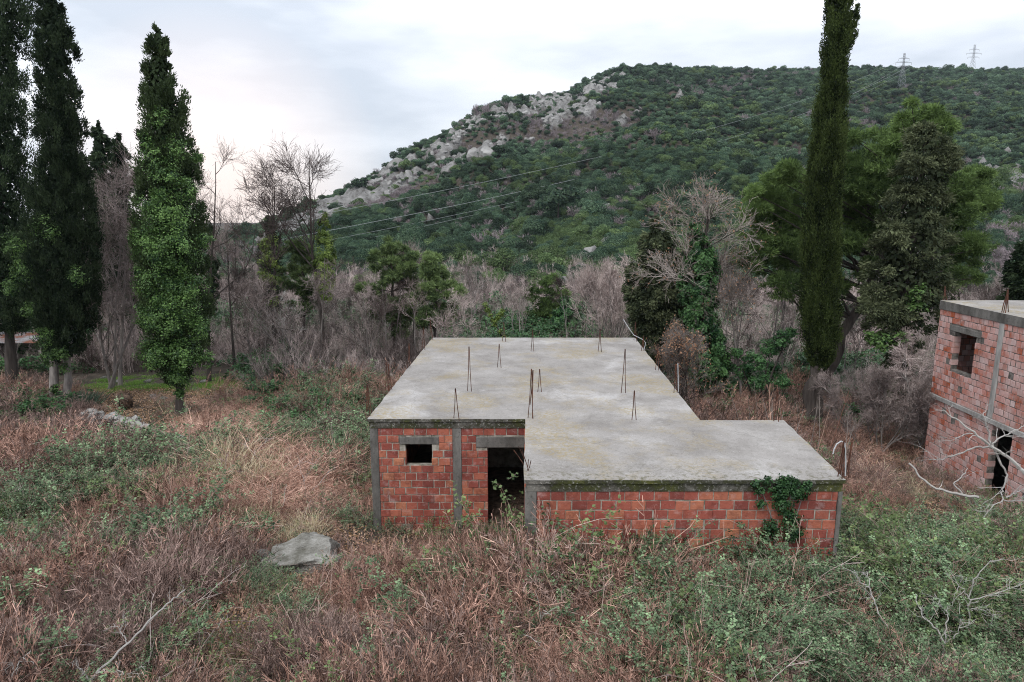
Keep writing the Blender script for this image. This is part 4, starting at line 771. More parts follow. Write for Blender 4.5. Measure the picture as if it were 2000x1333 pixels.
s = np.interp(Yh, [105, 300, 700], [2.7, 3.1, 4.0]) * rs.lognormal(0, 0.27, n) * (1 - 0.35 * np.clip(gb(phx, phy, [(1110, 230, 110, 60, 0.8), (930, 270, 120, 50, 0.8), (720, 360, 140, 50, 0.8)]), 0, 1)) * (0.75 + 0.6 * vnoise(Xh * 0.05, Yh * 0.05, 161)); s = np.where(pk >= 5, s * 0.75, s); nearby = (Yh < 260) & (pk < 5); pk = np.where(nearby, 7 + (pk >= 3), pk)
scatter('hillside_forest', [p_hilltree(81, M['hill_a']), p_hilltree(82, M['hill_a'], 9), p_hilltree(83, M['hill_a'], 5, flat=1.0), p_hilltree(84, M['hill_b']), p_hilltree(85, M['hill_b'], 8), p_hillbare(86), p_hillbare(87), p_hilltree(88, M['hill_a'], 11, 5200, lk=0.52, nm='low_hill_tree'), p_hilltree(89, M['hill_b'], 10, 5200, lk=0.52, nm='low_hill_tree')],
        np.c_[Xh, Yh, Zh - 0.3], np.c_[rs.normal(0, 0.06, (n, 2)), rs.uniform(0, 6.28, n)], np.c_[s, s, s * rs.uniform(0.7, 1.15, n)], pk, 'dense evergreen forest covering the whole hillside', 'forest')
def rock_mesh(seed, sub=3, rough=0.35, mat=None, name='rock'):
    me = bpy.data.meshes.new(name); bm = bmesh.new(); bmesh.ops.create_icosphere(bm, subdivisions=sub, radius=0.5); r = np.random.default_rng(seed)
    pl = nrm(r.normal(size=(14, 3))); off = r.uniform(0.26, 0.46, 14)
    for v in bm.verts:
        c = np.array(v.co)
        for q in range(14):
            dd = c @ pl[q] - off[q]
            if dd > 0: c = c - pl[q] * dd
        if sub >= 4:
            for f_, am in ((3.0, 0.10), (7.0, 0.055), (15.0, 0.03), (32.0, 0.014)):
                c = c * (1 + am * (abs(float(vnoise(c[0] * f_ + c[2] * f_ * 0.5 + seed, c[1] * f_ + c[2] * f_ * 1.3, seed)) - 0.5) * -2 + 0.5))
        c = c * (1 + 0.10 * (float(vnoise(c[0] * 7 + seed, c[1] * 7 + c[2] * 5, seed)) - 0.5) * rough * 6); v.co = Vector(c)
    bm.to_mesh(me); bm.free(); me.materials.append(mat or M['limestone']); return me
prk = [bpy.data.objects.new('crag', rock_mesh(s_, 3)) for s_ in (1, 2, 3)]
Xr, Yr = jgrid(-420, 690, 110, 720, 2.6, rs); k = np.abs(Xr / Yr) < 1.0; Xr, Yr = Xr[k], Yr[k]; Zr = H(Xr, Yr); m_ = rock_mask(Xr, Yr, Zr); k = rs.uniform(size=len(Xr)) < m_ * 0.65; Xr, Yr, Zr = Xr[k], Yr[k], Zr[k]; n = len(Xr)
s = rs.lognormal(0.9, 0.45, n)
scatter('hillside_crags', prk, np.c_[Xr, Yr, Zr + 0.8], np.c_[rs.uniform(-0.5, 0.5, (n, 2)), rs.uniform(0, 6.28, n)], np.c_[s, s * rs.uniform(0.6, 1, n), s * rs.uniform(0.5, 1.1, n)], rs.integers(0, 3, n), 'pale limestone crags breaking through the hillside forest', 'rocks')

# ------------------------------------------------------------------ trees that stand on their own
def rows_prof(rows, Y, base=None):
    z = []; cx = []; r = []
    for (py_, a, b) in rows:
        p = atY(a, py_, Y); q = atY(b, py_, Y); z.append(p.z); cx.append((p.x + q.x) / 2); r.append(abs(q.x - p.x) / 2)
    o = np.argsort(z); return np.array(z)[o], np.array(cx)[o], np.array(r)[o]
def foliage_rows(g, prof, Y, n, rng, ln=0.14, wd=0.05, style='up', clumps=420, lump=0.16, mi=0, core=True, tmid=0.45, elong=1.6, hole=0.0):
    z, cx, r = prof; zs = np.linspace(z[0], z[-1], 200); rr = np.interp(zs, z, r); cdf = np.cumsum(rr + 0.02); cdf /= cdf[-1]
    cz = np.interp(rng.uniform(size=clumps), cdf, zs); th = rng.uniform(0, 2 * math.pi, clumps); R0 = np.interp(cz, z, r)
    rad = R0 * (0.82 + rng.uniform(-lump, lump, clumps)); cen = np.c_[np.interp(cz, z, cx) + np.cos(th) * rad, Y + np.sin(th) * rad, cz]
    outw = np.c_[np.cos(th), np.sin(th), np.zeros(clumps)]
    ct = np.clip(rng.normal(tmid, 0.26, clumps), 0, 1); i = rng.integers(0, clumps, n); cs_ = (0.07 + 0.15 * R0 ** 0.6) * rng.uniform(0.6, 1.2, clumps)
    off = rng.normal(size=(n, 3)) * 0.5 * cs_[i][:, None] * np.array([1, 1, elong]); P = cen[i] + off
    # keep inside the outline
    Rz = np.interp(P[:, 2], z, r); dx = P[:, 0] - np.interp(P[:, 2], z, cx); dy = P[:, 1] - Y; rho = np.hypot(dx, dy) + 1e-6; f = np.minimum(1, (Rz * 1.16 + 0.05) / rho); P[:, 0] += dx * (f - 1); P[:, 1] += dy * (f - 1)
    o = outw[i]
    if style == 'up': D = o * 0.55 + np.array([0, 0, 1.0]) + rng.normal(0, 0.40, (n, 3))
    elif style == 'droop': D = o * 1.0 + np.array([0, 0, -0.35]) + rng.normal(0, 0.5, (n, 3))
    else: D = None
    t = np.clip(ct[i] + rng.normal(0, 0.2, n), 0, 1)
    if D is None: g.flat_leaves(P, o + np.array([0, 0, 0.7]) + rng.normal(0, 0.5, (n, 3)), ln * rng.uniform(0.6, 1.2, n), wd * rng.uniform(0.7, 1.2, n), rng, t, mi)
    else: g.leaves(P, D, ln * rng.uniform(0.6, 1.3, n), wd, rng, t, mi)
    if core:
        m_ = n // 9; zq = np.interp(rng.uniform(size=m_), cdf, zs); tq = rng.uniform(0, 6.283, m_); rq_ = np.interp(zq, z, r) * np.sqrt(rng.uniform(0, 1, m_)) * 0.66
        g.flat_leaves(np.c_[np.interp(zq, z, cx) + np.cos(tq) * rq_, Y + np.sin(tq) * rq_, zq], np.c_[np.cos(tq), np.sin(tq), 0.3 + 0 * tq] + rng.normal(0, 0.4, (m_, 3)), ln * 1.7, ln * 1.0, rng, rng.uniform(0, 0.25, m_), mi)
def foliage_lobe(g, c, rad, n, rng, ln=0.12, wd=0.02, style='needle', mi=0, tmid=0.5, flat=0.7):
    c = np.array(c, float); rad = np.broadcast_to(rad, (3,)).astype(float) * np.array([1, 1, flat]); cl = 44; cd = nrm(rng.normal(size=(cl, 3)) + np.array([0, 0, 0.2])); cc = c + cd * rad * rng.uniform(0.35, 0.95, (cl, 1)); ct = np.clip(rng.normal(tmid, 0.24, cl), 0, 1)
    i = rng.integers(0, cl, n); P = cc[i] + rng.normal(size=(n, 3)) * rad * np.array([0.17, 0.17, 0.11])
    if style == 'needle':
        k = 7; PP = np.repeat(P, k, 0); D = nrm((PP - c) / rad) * 0.6 + np.array([0, 0, 0.25]) + rng.normal(0, 0.6, (n * k, 3)); t = np.repeat(ct[i], k) + rng.normal(0, 0.15, n * k)
        g.leaves(PP, D, ln * rng.uniform(0.7, 1.3, n * k), wd, rng, np.clip(t, 0, 1), mi)
    elif style == 'droop':
        D = nrm((P - c) / rad) + np.array([0, 0, -0.4]) + rng.normal(0, 0.5, (n, 3)); g.leaves(P, D, ln * rng.uniform(0.6, 1.3, n), wd, rng, np.clip(ct[i] + rng.normal(0, 0.18, n), 0, 1), mi)
    else: g.flat_leaves(P, nrm((P - c) / rad) + np.array([0, 0, 0.6]) + rng.normal(0, 0.5, (n, 3)), ln * rng.uniform(0.6, 1.2, n), wd, rng, np.clip(ct[i] + rng.normal(0, 0.2, n), 0, 1), mi)
def pl(pixels, Y): return [np.array(atY(a, b, Y)) for a, b in pixels]
def smooth_path(P, n=14):
    P = np.array(P); t = np.linspace(0, len(P) - 1, n); return np.stack([np.interp(t, np.arange(len(P)), P[:, k]) for k in range(3)], 1)
def trunk_part(parent, base, pts_, r0, r1, mat=None, name='trunk', sides=10, n=14, rng=None, flare=1.5):
    P = smooth_path([np.array(base) + np.array([0, 0, -0.3])] + list(pts_), n); rad = np.linspace(r0, r1, len(P)); rad[0] *= flare; rad[1] *= 1 + (flare - 1) * 0.4
    if rng is not None: P[1:-1] += rng.normal(0, r0 * 0.22, (len(P) - 2, 3)); rad = rad * rng.uniform(0.9, 1.12, len(P))
    g = Geo(parent.location); g.tube(P, rad, sides); return g.build(name, mat or M['bark'], parent, smooth=True, weld=True), P, rad
def place(px_, py_): return gat(px_, py_)

def cypress(label, base_px, rows, mat, n, seed, trunks=None, ln=0.14, wd=0.05, style='up', clumps=420, lump=0.16, ivy=None, cat='cypress tree', name='cypress_tree', elong=1.6, r0=0.22, Y=None, core=True, group=None, tmid=.45, holes=0):
    rng = np.random.default_rng(seed); b = place(*base_px) if Y is None else Vector((atY(base_px[0], base_px[1], Y).x, Y, 0))
    if Y is not None: b.z = Hs(b.x, Y)
    t = thing(name, label, cat, b, group); Y = b.y; prof = rows_prof(rows, Y); g = Geo(b)
    foliage_rows(g, prof, Y, n, rng, ln, wd, style, clumps, lump, elong=elong, core=core, tmid=tmid); g.build('crown', mat, t)
    zc = prof[0]; mid = [np.array([np.interp(zz, zc, prof[1]), Y, zz]) for zz in np.linspace(zc[0] + 0.2, zc[-1] - 0.8, 6)]
    for (pxs, rr) in (trunks or [([], r0)]):
        bb = b if not pxs else Vector(atY(pxs[0][0], pxs[0][1], Y)); trunk_part(t, (bb.x, Y, Hs(bb.x, Y)), [np.array(atY(a, c_, Y)) for a, c_ in pxs[1:]] + (mid if not pxs else mid[1:2]), rr, rr * 0.35, rng=rng, mat=M['bark_grey'] if len(pxs) and mat is M['cyp_dark'] else M['bark'])
    if ivy:
        gi = Geo(b)
        for (a, c_, r_, nn, dep) in ivy:
            p = atY(a, c_, Y - dep); rw = r_ / F * (Y / cP) ; foliage_lobe(gi, p, (rw, rw * 0.6, rw), int(nn * 1.6), rng, 0.078, 0.065, 'leaf', 0, 0.45, 1.0)
        gi.build('ivy', M['ivy'], t)
    return t
rowsA = [(-330, 5, 25), (-200, -30, 55), (0, -60, 52), (60, -65, 60), (100, -62, 42), (200, -66, 54), (300, -70, 50), (400, -70, 58), (500, -60, 60), (590, -50, 66), (630, -30, 56), (645, -5, 45)]
cypress('tall dark cypress cut off by the left picture edge, leftmost of the cypresses', (30, 772), rowsA, M['cyp_dark'], 95000, 201, clumps=620, lump=0.22, r0=0.25)
rowsB = [(-70, 92, 112), (0, 80, 118), (60, 77, 132), (100, 75, 144), (118, 77, 149), (135, 80, 131), (200, 81, 154), (300, 79, 162), (400, 69, 172), (500, 57, 188), (600, 67, 185), (650, 78, 174), (680, 92, 160), (695, 100, 150)]
cypress('tall dark cypress with twin grey trunks, second from the left', (118, 790), rowsB, M['cyp_dark'], 100000, 202, trunks=[([(112, 790), (106, 700), (112, 640)], 0.26), ([(133, 790), (130, 720), (138, 650)], 0.22)], clumps=620, lump=0.22,
        ivy=[(30, 480, 26, 700, 1.0), (20, 560, 22, 500, 1.0), (45, 530, 25, 700, 1.2), (60, 610, 22, 500, 1.2), (85, 660, 22, 450, 1.2), (150, 540, 20, 260, 1.6), (95, 700, 20, 400, 0.9), (118, 690, 16, 350, 0.9), (108, 760, 12, 200, 0.4), (125, 720, 12, 200, 0.5), (90, 450, 30, 300, 1.5), (128, 780, 12, 200, 0.4)])
rowsC = [(56, 304, 311), (75, 297, 322), (105, 288, 335), (150, 284, 333), (172, 282, 345), (190, 284, 360), (240, 280, 366), (300, 277, 373), (400, 274, 389), (500, 270, 397), (600, 279, 402), (680, 292, 399), (720, 306, 378), (752, 337, 362)]
ivC = [(325, 430, 50, 2200, 1.5), (300, 400, 30, 900, 1.5), (290, 480, 38, 1400, 1.5), (340, 500, 45, 2000, 1.7), (310, 560, 42, 1800, 1.6), (370, 560, 35, 1200, 1.5), (330, 620, 45, 2200, 1.6), (290, 620, 28, 800, 1.4), (300, 690, 35, 1400, 1.4), (350, 690, 40, 1700, 1.4), (345, 735, 28, 1000, 0.9), (320, 350, 35, 900, 1.4),
       (300, 310, 25, 500, 1.3), (385, 310, 14, 350, 0.8), (345, 290, 25, 350, 1.3), (385, 640, 28, 900, 1.4), (395, 470, 18, 350, 1.2), (285, 275, 16, 350, 1.0), (350, 770, 12, 300, 0.3), (270, 460, 18, 600, 1.0), (400, 700, 20, 400, 1.0), (310, 230, 20, 250, 1.1), (360, 370, 30, 500, 1.4), (275, 530, 16, 500, 1.0), (330, 460, 40, 1200, 1.6), (355, 600, 40, 1200, 1.6)]
cypress('pointed cypress wrapped in bright green ivy, left of the clearing', (352, 812), rowsC, M['cyp_mid'], 90000, 203, trunks=[([(350, 812), (352, 760), (345, 700)], 0.20)], clumps=420, lump=0.27, ivy=ivC)
rowsD = [(-150, 1640, 1650), (-80, 1630, 1655), (0, 1619, 1661), (60, 1615, 1658), (100, 1609, 1657), (160, 1606, 1652), (200, 1599, 1650), (260, 1589, 1647), (300, 1582, 1645), (400, 1575, 1639), (500, 1569, 1637), (600, 1564, 1635), (660, 1567, 1635), (680, 1574, 1629), (700, 1582, 1622), (722, 1592, 1608)]
tD = cypress('very tall slim olive-green cypress leaning right beside the two-storey ruin', (1578, 838), rowsD, M['cyp_olive'], 120000, 204, trunks=[([(1572, 838), (1585, 760), (1600, 700)], 0.30), ([(1590, 838), (1596, 760), (1604, 700)], 0.26)], clumps=560, lump=0.20, ln=0.10, wd=0.045, elong=2.4, tmid=0.5)
g = Geo(tD.location); YD = tD.location.y; foliage_rows(g, rows_prof([(14, 1671, 1674), (30, 1664, 1674), (60, 1656, 1672), (90, 1650, 1664)], YD), YD, 2500, np.random.default_rng(5), 0.10, 0.045, clumps=40, core=False); g.build('side_shoot', M['cyp_olive'], tD)
rowsE = [(236, 1800, 1812), (255, 1778, 1838), (300, 1762, 1850), (330, 1758, 1868), (380, 1745, 1850), (420, 1730, 1855), (460, 1702, 1858), (520, 1705, 1850), (560, 1690, 1862), (600, 1680, 1852), (625, 1690, 1835), (650, 1700, 1800), (700, 1735, 1800), (760, 1745, 1790), (820, 1755, 1785)]
tE = cypress('ragged grey-green cypress with drooping sprays in front of the pine', (1768, 845), rowsE, M['cyp_grey'], 30000, 205, ln=0.16, wd=0.055, style='droop', clumps=150, lump=0.35, elong=0.8, r0=0.25)
g = Geo(tE.location); rg_ = np.random.default_rng(6); YE = tE.location.y
for (a, b_, r_, nn) in [(1800, 262, 28, 1500), (1835, 300, 30, 1500), (1860, 320, 18, 700), (1790, 320, 32, 1800), (1770, 380, 34, 1800), (1840, 390, 22, 900), (1800, 440, 45, 2600), (1745, 450, 30, 1500), (1725, 480, 28, 1300), (1840, 470, 28, 1300), (1770, 520, 45, 2500), (1715, 570, 32, 1500), (1835, 560, 32, 1500),
                       (1700, 610, 28, 1100), (1745, 610, 35, 1600), (1860, 325, 14, 500), (1795, 590, 35, 1500), (1865, 300, 12, 350), (1720, 630, 26, 800), (1850, 640, 18, 500), (1760, 700, 26, 1200), (1765, 770, 24, 1000)]:
    p = atY(a, b_, YE + rg_.uniform(-1, 1)); rw = r_ / F * YE / cP; foliage_lobe(g, p, rw, nn, rg_, 0.15, 0.05, 'droop', 0, 0.6, 0.62)
g.build('branch_sprays', M['cyp_grey'], tE)
g = Geo(tE.location)
for (a, b_, r_, nn) in [(1795, 575, 20, 500), (1790, 600, 18, 450), (1720, 670, 22, 500), (1760, 660, 18, 350), (1700, 660, 14, 250)]:
    p = atY(a, b_, YE - 1.2); rw = r_ / F * YE / cP; foliage_lobe(g, p, rw, nn, rg_, 0.12, 0.10, 'leaf', 0, 0.6, 1.0)
g.build('ivy', M['ivy'], tE)

# the big pine
rp = np.random.default_rng(301); bp_ = place(1588, 812); YP = bp_.y + 1.6; bp_ = Vector((bp_.x, YP, Hs(bp_.x, YP)))
pine = thing('pine_tree', 'broad light green pine with leaning dark trunk behind the tall cypress', 'pine tree', bp_)
tr = pl([(1622, 720), (1650, 660), (1685, 585), (1712, 520), (1745, 450), (1775, 380), (1800, 320)], YP)
_, TP, TR = trunk_part(pine, bp_, tr, 0.30, 0.07, rng=rp, n=18)
LB = [(1505, 385, 42, .8), (1482, 420, 34, .7), (1535, 420, 46, .6), (1495, 470, 44, .5), (1545, 500, 46, .4), (1565, 360, 36, .6), (1480, 520, 26, .45), (1530, 560, 34, .4), (1655, 330, 44, .5), (1665, 270, 20, .6), (1660, 400, 48, .4), (1705, 365, 42, .45), (1690, 440, 46, .35), (1740, 300, 40, .7), (1765, 268, 34, .7),
      (1795, 235, 26, .75), (1820, 222, 20, .7), (1845, 245, 22, .7), (1735, 335, 34, .5), (1860, 365, 40, .5), (1900, 375, 40, .65), (1922, 400, 30, .6), (1875, 425, 40, .45), (1895, 480, 34, .5), (1850, 500, 40, .4), (1905, 345, 26, .6), (1880, 540, 24, .5), (1720, 510, 34, .35), (1650, 480, 34, .35), (1585, 440, 36, .4), (1630, 560, 24, .4), (1545, 330, 20, .6), (1700, 300, 24, .5), (1820, 300, 34, .5), (1640, 290, 18, .6), (1515, 350, 22, .75)]
gc = Geo(bp_); gl = Geo(bp_)
LB = LB + [(a + rp.normal(0, r_ * .7), b_ + rp.normal(0, r_ * .55), r_ * rp.uniform(.3, .5), min(tm + .12, .9)) for (a, b_, r_, tm) in LB for _ in range(3)]
for (a, b_, r_, tm) in LB:
    yy = YP + rp.uniform(-2.2, 2.4); p = np.array(atY(a, b_, yy)); rw = r_ / F * yy / cP
    foliage_lobe(gc, p, rw * 1.05, int(620 * (r_ / 36) ** 2) + 30, rp, 0.22, 0.034, 'needle', 0, tm, 0.72)
    hz = p[2] - rw; k_ = np.argmin(np.abs(TP[:, 2] - (hz - 0.25 * np.hypot(*(TP[-1, :2] - p[:2]))))); s0 = TP[min(k_, len(TP) - 2)]
    mid_ = (s0 + p) / 2 + rp.normal(0, 0.15, 3) + np.array([0, 0, -0.15]); gl.tube(smooth_path([s0, mid_, p], 7), np.linspace(max(TR[k_] * 0.42, 0.03), 0.015, 7), 6)
gc.build('crown', M['pine'], pine); gl.build('limbs', M['bark'], pine, smooth=True)

def bare_tree(label, base_px, top_py, half_px, seed, mat='twig_dark', Y=None, ivy=None, ivm='ivy', lean=0, name='bare_tree', cat='bare tree', group=None, trunk_frac=0.35, r0=0.16, k=(9, 7, 8, 5), leafn=0, top_px=None, stems=1, tw=0.010, bark='bark', up=0.05, spreadang=0.75, leafbox=None, lr=0.55, vase=0.75):
    rng = np.random.default_rng(seed); b = place(*base_px) if Y is None else Vector((atY(base_px[0], base_px[1], Y).x, Y, 0)); 
    if Y is not None: b.z = Hs(b.x, Y)
    Yb = b.y; t = thing(name, label, cat, b, group); top = atY(top_px or base_px[0], top_py, Yb); hgt = top.z - b.z; half = half_px / F * Yb / cP; bo = np.array(b)
    base = np.repeat(bo[None] + np.array([[0, 0, -0.2]]), stems, 0) + (rng.normal(0, 0.25, (stems, 3)) * np.array([1, 1, 0]) if stems > 1 else 0)
    dirs = np.repeat(np.array([[(top.x - b.x) / hgt, 0, 1.0]]), stems, 0) + (rng.normal(0, 0.22, (stems, 3)) if stems > 1 else 0)
    br = grow(base, dirs, hgt * rng.uniform(0.9, 1.0, stems), r0, 10, 0.035, 0.03, rng, 0.12)
    g = Geo(b); g2 = Geo(b)
    for i in range(stems): g.tube(br[0][i], br[1][i] * np.r_[1.4, 1.1, np.ones(9)], 8)
    P, D, rr, tt, _ = spawn(br, k[0], trunk_frac, 0.95, spreadang, rng, lr); lens = np.maximum(half * 1.3 * (1.25 - 0.8 * tt), hgt * (1 - tt) * vase) * rng.uniform(0.7, 1.1, len(P))
    b1 = grow(P, D, lens, np.maximum(rr, 0.02), 7, 0.13, up * 1.7, rng, 0.25); add_br(g, b1, 0.5, 0, 6)
    P, D, rr, t2, i1 = spawn(b1, k[1], 0.2, 1.0, 0.7, rng, 0.6); b2 = grow(P, D, lens[i1] * 0.5 * (1.2 - 0.6 * t2) * rng.uniform(0.6, 1.2, len(P)), np.maximum(rr, 0.010), 5, 0.14, up, rng, 0.3); tn = rng.uniform(0, 0.8, len(P)); add_br(g2, b2, tn, 0, 4)
    P, D, rr, t3, i2 = spawn(b2, k[2], 0.15, 1.0, 0.65, rng, 0.6); b3 = grow(P, D, hgt * 0.075 * rng.uniform(0.5, 1.3, len(P)), np.minimum(np.maximum(rr, tw * 0.7), 0.014), 3, 0.16, up, rng, 0.5); add_br(g2, b3, tn[i2], 0, 3)
    P, D, rr, t4, i3 = spawn(b3, k[3], 0.2, 1.0, 0.6, rng, 0.6); b4 = grow(P, D, hgt * 0.035 * rng.uniform(0.5, 1.3, len(P)), tw * 0.55, 2, 0.16, up, rng, 0.6)
    for i in range(2): g2.ribbons(b4[0][:, i], b4[0][:, i + 1], tw * 1.1, rng, tn[i2][i3], 0)
    g.build('trunk', M[bark], t, smooth=True); g2.build('twigs', M[mat], t)
    if leafn:
        gl_ = Geo(b); q = b4[0][:, 2]
        if leafbox is not None:
            qx, qy = proj(q[:, 0], q[:, 1], q[:, 2]); q = q[np.exp(-((qx - leafbox[0]) / leafbox[2]) ** 2 - ((qy - leafbox[1]) / leafbox[3]) ** 2) > rng.uniform(0, 1, len(q))]
        if len(q):
            q = q[rng.integers(0, len(q), leafn)] + rng.normal(0, 0.05, (leafn, 3)); gl_.leaves(q, rng.normal(size=(leafn, 3)) + np.array([0, 0, -0.8]), 0.10, 0.05, rng, rng.uniform(0, 1, leafn), 0); gl_.build('dead_leaves', M['oak_leaf'], t)
    if ivy:
        gi = Geo(b)
        if ivy[0] == 'rows': foliage_rows(gi, rows_prof(ivy[1], Yb - 0.4), Yb - 0.4, ivy[2], rng, 0.13, 0.10, 'leaf', max(30, ivy[2] // 90), 0.3, elong=1.2, core=False)
        else:
            for (a, c_, r_, nn) in ivy[1]:
                rw = r_ / F * Yb / cP; foliage_lobe(gi, atY(a, c_, Yb - 0.2), rw, nn, rng, 0.13, 0.10, 'leaf', 0, 0.5, 1.0)
        gi.build('ivy', M[ivm], t)
    return t
BG = 'bare trees at the woodland edge'
bare_tree('wide bare tree with ivy clump at mid trunk, left of the tallest bare tree', (535, 665), 335, 105, 401, Y=44, ivy=('lobes', [(518, 480, 14, 500), (526, 510, 20, 1100), (530, 470, 14, 500), (528, 550, 18, 1000), (516, 535, 13, 400), (532, 590, 12, 500)]), ivm='ivy_yellow', group=BG, trunk_frac=0.42, top_px=520, tw=0.014)
bare_tree('tallest bare tree against the sky, its lower trunk sheathed in ivy', (637, 660), 266, 108, 402, Y=44, ivy=('rows', [(400, 628, 634), (440, 622, 642), (480, 618, 650), (520, 616, 656), (560, 622, 652), (590, 628, 646)], 9000), ivm='ivy_yellow', group=BG, trunk_frac=0.40, top_px=628, tw=0.014)
bare_tree('pale leafless tree between the twin-trunk cypress and the ivy-clad cypress', (228, 700), 265, 48, 403, 'twig', Y=37, group=BG, trunk_frac=0.2, k=(12, 8, 7, 5), bark='bark_grey', r0=0.1)
bare_tree('short mauve leafless tree low between the two left cypresses', (205, 720), 390, 50, 404, 'twig', Y=36, group=BG, trunk_frac=0.12, k=(12, 8, 7, 5), bark='bark_grey', r0=0.08, stems=3)
bare_tree('bare tree with long limbs just right of the ivy-clad cypress', (402, 690), 300, 70, 405, 'twig_dark', Y=38, group=BG, trunk_frac=0.35, k=(8, 6, 6, 4), top_px=395, r0=0.12)
bare_tree('low bare tree left of the wide bare tree, over purple scrub', (455, 680), 420, 52, 406, 'twig', Y=42, group=BG, trunk_frac=0.3, k=(9, 7, 7, 4), r0=0.1)
bare_tree('pale bare tree above the left corner of the concrete roof', (806, 655), 448, 48, 407, 'twig', Y=43, group=BG, ivy=('rows', [(520, 798, 806), (560, 795, 810), (600, 800, 812)], 900), ivm='ivy_yellow', bark='bark_grey', r0=0.11, trunk_frac=0.4)
bare_tree('slim pale bush with many upright stems above the right roof corner', (1192, 660), 498, 36, 408, 'twig', Y=38, group=BG, stems=7, trunk_frac=0.15, k=(9, 6, 6, 4), bark='bark_grey', r0=0.05, spreadang=0.35, up=0.1)
oak = bare_tree('oak with ivy-covered trunk and pale bare crown behind the concrete roof', (1384, 802), 360, 125, 409, 'twig_oak', ivy=('rows', [(436, 1350, 1362), (470, 1344, 1382), (500, 1338, 1394), (530, 1332, 1402), (570, 1330, 1400), (610, 1334, 1394), (650, 1346, 1405), (680, 1340, 1425), (715, 1338, 1425), (740, 1352, 1408), (765, 1372, 1395)], 32000), ivm='ivy_mid', cat='oak tree', name='oak_tree',
          trunk_frac=0.48, k=(14, 7, 6, 4), r0=0.24, spreadang=0.85, up=0.03, lr=0.42, leafn=500, top_px=1352, bark='bark', tw=0.013)
bare_tree('small oak holding orange dead leaves beside the right roof edge', (1330, 790), 625, 46, 410, 'twig_oak', cat='oak tree', name='oak_tree', stems=3, trunk_frac=0.2, k=(9, 7, 6, 4), r0=0.05, leafn=1300, Y=27.5)
bare_tree('thin pale tree with rusty leaves right of the ivy-covered oak', (1450, 790), 470, 75, 411, 'twig_oak', Y=31, group=BG, trunk_frac=0.3, k=(9, 7, 7, 5), leafn=350, r0=0.08, bark='bark_grey')
bare_tree('rounded leafless bush in front of the leaning pine trunk', (1728, 850), 700, 50, 412, 'twig', cat='bare bush', name='bare_bush', stems=6, trunk_frac=0.2, k=(10, 8, 8, 5), r0=0.035, vase=0.3, spreadang=0.45, bark='bark_grey', Y=25.5, tw=0.007)
bare_tree('weeping pale bush left of the two-storey ruin', (1795, 860), 640, 45, 413, 'twig', cat='bare bush', name='bare_bush', stems=5, trunk_frac=0.3, k=(9, 7, 7, 5), r0=0.04, vase=0.4, Y=26, bark='bark_grey', up=-0.06, tw=0.008)
bare_tree('grey bare tree behind the ruin roof at the far right', (1885, 640), 500, 48, 414, 'twig_dark', Y=52, group=BG, trunk_frac=0.3, k=(8, 6, 6, 4), r0=0.14)
sap = [bare_tree('thin grey leafless tree rising out of the valley scrub', (700 + 60 * k_, 660), 560 - 12 * k_, 34, 430 + k_, 'twig' if k_ != 1 else 'twig_dark', Y=40, name='leafless_tree', group='thin leafless trees in the valley scrub', trunk_frac=0.22, k=(7, 6, 6, 3), r0=0.05, stems=3, spreadang=0.45, bark='bark_grey') for k_ in range(3)]
rc_ = np.random.default_rng(55)
for j, (a, Yt_) in enumerate([(470, 48), (505, 41), (610, 40), (665, 47), (690, 52), (735, 58), (820, 55), (885, 47), (925, 60), (1010, 52), (1130, 46), (1165, 57), (1225, 42), (1430, 40), (1465, 47), (1500, 38), (1665, 38), (1850, 48), (1925, 60), (1970, 50), (300, 45), (340, 52), (140, 50)]):
    src = sap[j % 3]; o = src.copy(); xx = (a - CX) / F * Yt_ / cP; o.location = (xx, Yt_, Hs(xx, Yt_)); o.rotation_euler = (0, 0, rc_.uniform(0, 6.28)); s_ = rc_.uniform(0.75, 1.35); o.scale = (s_, s_, s_ * rc_.uniform(0.9, 1.15)); col.objects.link(o)
    for ch in src.children: c_2 = ch.copy(); c_2.parent = o; col.objects.link(c_2)
bare_tree('lone bare sapling leaning over the middle of the concrete roof edge', (1150, 664), 588, 22, 415, 'twig_dark', Y=33, group=BG, trunk_frac=0.5, k=(4, 4, 4, 3), r0=0.04, top_px=1122)
bare_tree('pale slender tree rising from the scrub left of the broad bare tree', (560, 690), 560, 26, 416, 'twig_pale', Y=40, group=BG, trunk_frac=0.25, k=(7, 5, 4, 3), r0=0.05, bark='bark_grey', top_px=548)
def bushy(label, name, cat, px_, Y_, rows, mat, n, seed, style='up', ln=0.2, wd=0.08, clumps=150, lump=0.3, elong=1.0, core=True, r0=0.12, group=None, bark=None, tmid=0.45):
    return cypress(label, (px_, 650), rows, mat, int(n * 1.7), seed, Y=Y_, style=style, ln=ln, wd=wd, clumps=int(clumps * 1.6), lump=lump, elong=elong, name=name, cat=cat, core=core, r0=r0, group=group, tmid=tmid)
bushy('weeping dark conifer left of the ivy-covered oak', 'weeping_conifer', 'conifer', 1285, 34, [(425, 1278, 1284), (470, 1258, 1308), (500, 1248, 1325), (540, 1232, 1334), (580, 1228, 1336), (620, 1236, 1334), (650, 1245, 1330), (700, 1255, 1325)], M['cyp_grey'], 24000, 501, 'droop', 0.2, 0.07, 160, 0.35, tmid=0.25)
bushy('small dark fir against the sky behind the pale leafless tree', 'fir_tree', 'fir tree', 192, 47, [(236, 190, 194), (270, 182, 204), (330, 176, 212), (400, 174, 222), (500, 165, 230), (640, 165, 235)], M['cyp_dark'], 16000, 502, 'droop', 0.26, 0.09, 130, 0.4)
